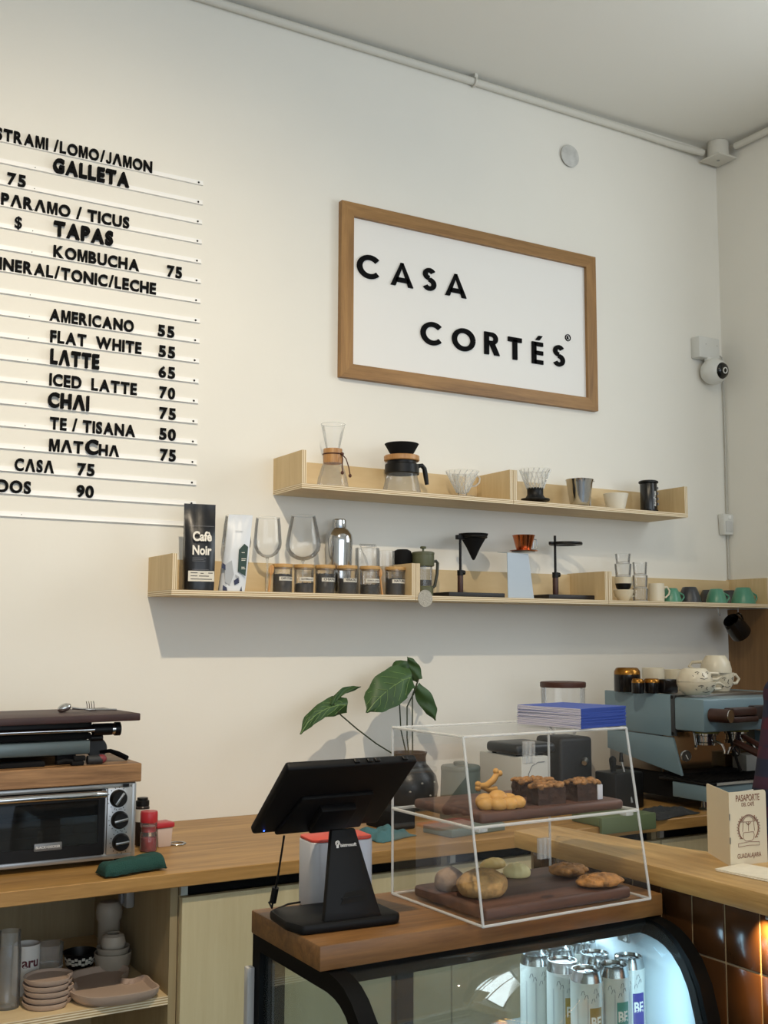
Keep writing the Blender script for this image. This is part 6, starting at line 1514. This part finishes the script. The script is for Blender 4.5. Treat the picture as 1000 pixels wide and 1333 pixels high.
def brownie(label, px, py, w, d, h, seed, glaze=False):
    q = case_pt(px, py, UB); k = mpp(q)
    t_ = thing('pecan_brownie', label, 'brownie', (q.x, q.y+.014, UB), radians(-8+seed*3), 'pecan brownies on the upper tier')
    mb = MB(); tb = bmesh.new(); bmesh.ops.create_cube(tb, size=1); bmesh.ops.subdivide_edges(tb, edges=tb.edges[:], cuts=7, use_grid_fill=True)
    for v in tb.verts:
        v.co = Vector((v.co.x*w*k, v.co.y*d*k, (v.co.z+.5)*h*k)); nn = noise.noise(v.co*90+Vector((seed, 0, 0))); 
        if v.co.z > .001: v.co += Vector((v.co.x, v.co.y, 0)).normalized()*.003*nn
    mb.add(tb); mb.obj('cake', BROWNIE, t_, 60)
    mb = MB(); rnd = random.Random(seed)
    for i in range(46):
        mb.blob(((rnd.random()-.5)*w*k*1.02, (rnd.random()-.5)*d*k*1.02, h*k+.004*rnd.random()), (.003+.006*rnd.random(), .003+.005*rnd.random(), .003+.003*rnd.random()), 2, .3, 120, i)
    tag(mb.obj('pecan_topping', CRUMB, t_, 80), kind='stuff')
    if glaze: MB().box((w*k*.30, -d*k*.5-.0025, .001), (w*k*.5, -d*k*.5+.001, h*k*.9), .001).obj('paper_wrap', mat('white_wrap', '#cfcfd4', .5), t_)
brownie('pecan brownie at the left, behind the middle one', 698, 1036, 46, 24, 18, 1)
brownie('pecan brownie in front, in the middle of the upper tier', 718, 1047, 44, 26, 22, 2)
brownie('pecan brownie at the right with a white paper wrap', 766, 1042, 42, 26, 22, 3, True)

# booklets stacked on the case
BKW = mat('booklet_pages', '#c9c6d2', .7); BKB = mat('booklet_blue', '#24439a', .5)
p0 = on_z(757, 949.5, WT+CHT+.005)
rot = radians(12); zt = WT+CHT+.0056
rnd = random.Random(4)
for i in range(15):
    lab = {0: 'bottom blue booklet of the stack on the pastry case', 14: 'top blue booklet of the stack on the pastry case'}.get(i, '%s blue booklet from the bottom of the stack on the pastry case' % (['', 'second', 'third', 'fourth', 'fifth', 'sixth', 'seventh', 'eighth', 'ninth', 'tenth', 'eleventh', 'twelfth', 'thirteenth', 'fourteenth'][i] if i < 14 else ''))
    t = thing('booklet', lab, 'booklet', (p0.x+.0015*(rnd.random()-.5), p0.y+.0015*(rnd.random()-.5), zt+i*.0024), rot+radians(1.2)*(rnd.random()-.5), 'blue booklets stacked on the pastry case')
    MB().box((-.0006, .001, .00025), (.133, .150, .0020)).obj('pages', BKW, t, 0)
    mb = MB(); mb.box((0, 0, 0), (.135, .152, .00025)); mb.box((0, 0, .0020), (.135, .152, .00225)); mb.box((0, 0, .00025), (.135, .001, .0020)); mb.obj('cover', BKB, t, 0)

# ================================================================== bar counter on the right
BX = 1.5065; BZ = 1.025
t = thing('bar_counter', 'bar counter with oak top and brown tiled front, right of the fridge', 'bar counter', (BX, -1.10, 0))
MB().prism([(0, .008), (.118, .020), (.172, -.30), (.30, -.75), (.42, -1.6), (0, -1.6)], .0355, .002, Matrix.Translation((0, 0, .9895))).obj('oak_top', BAROAK, t, 40)
MB().box((.0246, -1.58, 0), (.115, -.02, .9893)).obj('core', mat('beige_grout', '#a08c6e', .8), t, 0)
TILE = mat('glazed_brown_tile', '#452c18', .2, var=.3, vscale=7, coat=.15)
mb = MB(); rnd = random.Random(2)
ph, pv = .0772, .132
y0 = -1.591+1.10+6*ph
for r in range(8):
    z1 = .884-.0015-r*pv; z0 = z1-pv+.003
    if r == 0: rows = [(.8855, .9885), (z0, z1)]
    else: rows = [(max(.001, z0), z1)]
    for (a, b_) in rows:
        if b_ <= .002: continue
        for c in range(22):
            ya = y0-(c+1)*ph+.0015; yb_ = y0-c*ph-.0015
            if yb_ < -1.57 or ya > -.02: continue
            mb.box((.0225+.0006*rnd.random(), max(ya, -1.575), a), (.0295, min(yb_, -.021), b_), .0018, 2)
mb.obj('tile_face', TILE, t, 40)
# warm strip lamp under the overhang, further along the bar
ls = thing('under_bar_lamp', 'warm strip lamp glowing under the bar top at the far right', 'lamp', (BX+.010, -1.935, .9888))
MB().box((-.006, -.16, -.006), (.006, .16, 0), .001).obj('housing', STEEL, ls)
MB().box((-.004, -.155, -.0075), (.004, .155, -.006)).obj('diffuser', mat('warm_led', '#ffd9a0', .5, emit='#ffb050', estr=12), ls, 0)
l = bpy.data.lights.new('under_bar_light', 'AREA'); l.shape = 'RECTANGLE'; l.size = .012; l.size_y = .38; l.energy = 7; l.spread = radians(85); l.color = (1, .62, .22)
lo = bpy.data.objects.new('under_bar_light', l); COL.objects.link(lo); lo.location = (BX+.001, -1.945, .980); lo.rotation_euler = (0, radians(-28), 0)

# standing passport booklet
PAPER = mat('cream_card', '#d8ccb2', .7); INK = mat('brown_ink', '#7a4a35', .7)
sp = on_z(951, 1128, BZ); L1 = on_z(922, 1110, BZ)
hgt = on_x(951, 1032, sp.x).z-BZ
t = thing('standing_booklet', 'cream folded booklet standing open on the bar with brown emblem', 'booklet', (sp.x, sp.y, BZ))
hh_ = hgt
def leafcard(name, ang, w):
    M = Matrix.Rotation(ang, 4, 'Z')
    pts = [(0, 0), (w, 0)] + [(w-.006+.006*cos(a), hh_-.006+.006*sin(a)) for a in [radians(d) for d in (0, 30, 60, 90)]] + [(0, hh_)]
    mb = MB(); mb.prism(pts, .0012, 0, M @ FACE); return mb.obj(name, PAPER, t, 0), M
aL = math.atan2(L1.y-sp.y, L1.x-sp.x); 
back, _ = leafcard('back_cover', aL, (Vector(L1.xy)-Vector(sp.xy)).length)
cw = .094; aR = radians(-3)
frc, MR = leafcard('front_cover', aR, cw)
mb = MB(); mb.prism([(0.001, .002), (cw-.005, .002), (cw-.005, hh_-.002), (.001, hh_-.002)], .0010, 0, Matrix.Rotation(radians(12), 4, 'Z') @ FACE); mb.obj('inner_page', mat('white_paper', '#dedbd2', .7), t, 0)
def ink(mb_or_bm, x, z, name='print'):
    mb = MB(); mb.add(mb_or_bm, MR @ Matrix.Translation((x, -.0016, z)) @ FACE); return mb.obj(name, INK, frc, 0)
for s_, wd_, z_, hs in (('PASAPORTE', .060, hh_*.865, 1.5), ('DEL CAFÉ', .032, hh_*.795, 1.3), ('GUADALAJARA', .060, hh_*.095, 1.35)):
    tx = text_bm(s_, 1, .012, 0, 'CENTER'); bb = bounds(tx); q_ = wd_/(bb[1]-bb[0]); tx.transform(Matrix.Diagonal((q_, q_*hs, 1, 1))); ink(tx, cw*.50, z_, 'lettering')
mb = MB(); cx_, cz_ = 0, 0
def ln(pts, r=.0005): mb.tube([(x*.001, 0, z*.001) for x, z in pts], r, 4)
for sg_ in (-1, 1):
    ln([(sg_*(26*cos(a)), 27*sin(a)) for a in [radians(-50+8*i) for i in range(13)]], .0009)
    for i in range(9):
        a = radians(-46+12*i); ln([(sg_*26*cos(a), 27*sin(a)), (sg_*31*cos(a+.10), 31*sin(a+.10)), (sg_*25*cos(a+.2), 27*sin(a+.2))], .0007)
for r in (18, 16, 13): ln([(r*cos(radians(d)), 15+r*.75*sin(radians(d))) for d in range(0, 181, 15)])
ln([(-20, 14), (20, 14)]); ln([(-14, 14), (-16, -6)]); ln([(14, 14), (16, -6)]); ln([(0, 14), (0, -6)]); ln([(-6, 12), (0, 7), (6, 12)], .0009)
ln([(-13, -8), (13, -8), (15, -14), (13, -22), (8, -26), (-8, -26), (-13, -22), (-15, -14), (-13, -8)])
ln([(-28, -30), (0, -28), (28, -30), (28, -37), (0, -35), (-28, -37), (-28, -30)])
mb.move(MR @ Matrix.Translation((cw*.5, -.0016, hh_*.49)) @ Matrix.Diagonal((.95, 1, .88, 1))); mb.obj('emblem', INK, frc)
mb = MB()
for z in (.30, .62): mb.box((-.0012, -.0022, hh_*z), (.0012, -.0012, hh_*z+.012))
mb.obj('staple', STEEL, t, 0)
# leaflets on the bar
for i, (lab, dx, dy, rz) in enumerate((('lower cream leaflet on the bar in front of the standing booklet', 0, 0, 0), ('upper cream leaflet on the bar in front of the standing booklet', .002, .004, 2))):
    q = on_z(932, 1134, BZ)
    o = MB().box((0, -.20, 0), (.085, 0, .0014)).obj('leaflet', mat('leaflet_paper', '#d9d0bb', .7, var=.05, vscale=60)); o.location = (q.x+dx, q.y+dy, BZ+.0004+i*.0017); o.rotation_euler = (0, 0, radians(5+rz)); tag(o, lab, 'leaflet', 'leaflets on the bar')

# ================================================================== barista at the machine
def person(loc):
    t = thing('person', 'person in a navy and dark red plaid shirt standing at the espresso machine', 'person', loc)
    SKIN = mat('skin', '#b98a6b', .55)
    sh, el, wr = {}, {}, {}
    for s in (-1, 1):
        sh[s] = Vector((s*.135, -.005, 1.295)); el[s] = Vector((s*.215, -.02, 1.05)); wr[s] = Vector((s*.205, .075, .83))
    mb = MB()
    def limb(pts, rad): mb.tube(pts, rad, 14)
    # trunk
    mb.lathe([(0, .80), (.12, .82), (.155, .88), (.150, .96), (.128, 1.06), (.130, 1.14), (.146, 1.22), (.125, 1.29), (.06, 1.34), (0, 1.35)], 40, M=Matrix.Diagonal((1, .74, 1, 1)))
    limb([(-.125, -.005, 1.297), (0, -.01, 1.335), (.125, -.005, 1.297)], [.042, .058, .042])
    limb([(0, -.012, 1.33), (0, .005, 1.42), (0, .012, 1.47)], [.06, .052, .052])
    # head: face towards +y
    mb.blob((0, .018, 1.545), (.074, .092, .112), 4); mb.blob((0, .045, 1.490), (.052, .055, .055), 3)
    mb.blob((0, .108, 1.528), (.013, .020, .020), 3); mb.blob((0, .100, 1.545), (.009, .012, .026), 2)
    mb.blob((0, .098, 1.496), (.024, .010, .008), 2); mb.blob((0, .092, 1.470), (.022, .018, .015), 2)
    for s in (-1, 1):
        mb.blob((s*.077, .008, 1.535), (.010, .020, .032), 2); mb.blob((s*.034, .085, 1.563), (.026, .012, .008), 2)
        limb([sh[s], (sh[s]+el[s])/2+Vector((0, -.004, 0)), el[s]], [.044, .042, .038]); limb([el[s], el[s].lerp(wr[s], .35), wr[s]], [.039, .037, .026])
        d = (wr[s]-el[s]).normalized(); a = Vector((0, 1, 0)); a = (a-d*a.dot(d)).normalized(); n = d.cross(a)
        # palm and five bent fingers
        for u in (-.022, -.008, .008, .022): limb([wr[s]+a*u*.6, wr[s]+d*.045+a*u, wr[s]+d*.085+a*u], [.015, .014, .012])
        for u, L in ((.027, .070), (.009, .080), (-.009, .075), (-.026, .058)):
            b0 = wr[s]+d*.085+a*u; q = n*(-s)*.6
            b1 = b0+(d+q*.15).normalized()*L*.45; b2 = b1+(d+q*.6).normalized()*L*.32; b3 = b2+(d+q*1.2).normalized()*L*.25
            limb([b0, b1, b2, b3], [.0095, .0088, .0080, .0068])
        h0 = wr[s]+d*.028+a*.022; limb([h0, h0+a*.028+d*.022, h0+a*.036+d*.052, h0+a*.034+d*.074], [.014, .011, .0095, .008])
        hip = Vector((s*.085, 0, .88)); kn = Vector((s*.095, .015, .48)); an = Vector((s*.10, -.01, .085))
        limb([hip, hip.lerp(kn, .4), kn], [.085, .075, .055]); limb([kn, kn.lerp(an, .35), an], [.055, .052, .036])
        mb.blob(an+Vector((0, .055, -.045)), (.038, .105, .034), 3)
    body = mb.obj('body', SKIN, t, 60)
    r = body.modifiers.new('fuse', 'REMESH'); r.mode = 'VOXEL'; r.voxel_size = .0045; r.use_smooth_shade = True
    sm = body.modifiers.new('smooth', 'SMOOTH'); sm.factor = .5; sm.iterations = 4
    # plaid shirt
    m = bpy.data.materials.new('plaid_flannel'); m.use_nodes = True; N = m.node_tree.nodes; L = m.node_tree.links; b = N['Principled BSDF']; b.inputs['Roughness'].default_value = .9
    tc = N.new('ShaderNodeTexCoord'); sp = N.new('ShaderNodeSeparateXYZ'); L.new(tc.outputs['Object'], sp.inputs[0])
    def band(axis, period, lo):
        mu = N.new('ShaderNodeMath'); mu.operation = 'MULTIPLY'; mu.inputs[1].default_value = 2*pi/period; L.new(sp.outputs[axis], mu.inputs[0])
        sn = N.new('ShaderNodeMath'); sn.operation = 'SINE'; L.new(mu.outputs[0], sn.inputs[0])
        mr = N.new('ShaderNodeMapRange'); mr.inputs['From Min'].default_value = lo; mr.inputs['From Max'].default_value = lo+.25; L.new(sn.outputs[0], mr.inputs['Value']); return mr.outputs['Result']
    ad = N.new('ShaderNodeMath'); ad.operation = 'ADD'; L.new(band('X', .06, .2), ad.inputs[0]); L.new(band('Z', .075, .2), ad.inputs[1])
    ml = N.new('ShaderNodeMath'); ml.operation = 'MULTIPLY'; ml.inputs[1].default_value = .5; L.new(ad.outputs[0], ml.inputs[0])
    cr = N.new('ShaderNodeMix'); cr.data_type = 'RGBA'; cr.inputs['A'].default_value = lin('#1f2339'); cr.inputs['B'].default_value = lin('#4f1c2c'); L.new(ml.outputs[0], cr.inputs['Factor'])
    L.new(cr.outputs['Result'], b.inputs['Base Color'])
    mb = MB()
    mb.lathe([(0, .82), (.172, .82), (.180, .85), (.176, .93), (.164, 1.03), (.163, 1.13), (.170, 1.21), (.158, 1.28), (.110, 1.33), (.075, 1.37), (0, 1.37)], 44, M=Matrix.Diagonal((1, .80, 1, 1)))
    mb.tube([(-.125, -.005, 1.302), (0, -.012, 1.345), (.125, -.005, 1.302)], [.060, .070, .060], 14); mb.tube([(0, -.014, 1.35), (0, -.006, 1.40)], [.078, .070], 16)
    for s in (-1, 1):
        mb.tube([sh[s], (sh[s]+el[s])/2+Vector((0, -.004, 0)), el[s]], [.058, .058, .055], 14); mb.tube([el[s], el[s].lerp(wr[s], .4), el[s].lerp(wr[s], .92)], [.056, .050, .040], 14)
        mb.blob(el[s], .056, 3); mb.blob(sh[s]+Vector((0, 0, -.004)), (.064, .064, .060), 3)
    o = mb.obj('shirt', m, t, 60); r = o.modifiers.new('fuse', 'REMESH'); r.mode = 'VOXEL'; r.voxel_size = .007; r.use_smooth_shade = True; sm = o.modifiers.new('smooth', 'SMOOTH'); sm.factor = .5; sm.iterations = 6
    mb = MB()
    mb.blob((0, 0, .87), (.160, .118, .10), 3)
    for s in (-1, 1):
        mb.tube([(s*.085, 0, .88), (s*.092, .010, .66), (s*.097, .015, .48), (s*.10, .0, .26), (s*.10, -.008, .07)], [.100, .088, .070, .066, .060], 14)
    o = mb.obj('trousers', mat('dark_denim', '#23262d', .85), t, 60); r = o.modifiers.new('fuse', 'REMESH'); r.mode = 'VOXEL'; r.voxel_size = .008; r.use_smooth_shade = True; sm = o.modifiers.new('smooth', 'SMOOTH'); sm.factor = .5; sm.iterations = 5
    for s in (-1, 1):
        mb = MB(); mb.blob((s*.10, .048, .046), (.046, .128, .050), 4, flat=0.001); mb.blob((s*.10, -.02, .06), (.042, .055, .055), 3, flat=0.001); o = mb.obj('shoe', mat('black_shoe', '#161616', .6), t, 60)
    mb = MB(); mb.blob((0, .002, 1.572), (.083, .094, .098), 4, .05, 60, 2); mb.blob((0, -.045, 1.52), (.070, .050, .075), 3, .06, 50, 3)
    tb = mb.bm
    for v in tb.verts:
        if v.co.y > .055 and v.co.z < 1.605: v.co.y = .055-.02*(v.co.y-.055)
    mb.obj('hair', mat('dark_hair', '#1c1411', .6, bump=.6, bscale=160), t, 60)
    for s in (-1, 1): MB().blob((s*.031, .096, 1.547), (.011, .006, .007), 3).obj('eye', mat('eye_dark', '#2a211c', .2), t, 60)
    MB().blob((0, .1065, 1.4965), (.020, .003, .0045), 2).obj('lips', mat('lip', '#8f5547', .5), t, 60)
    return t
person((2.615, -1.02, 0))
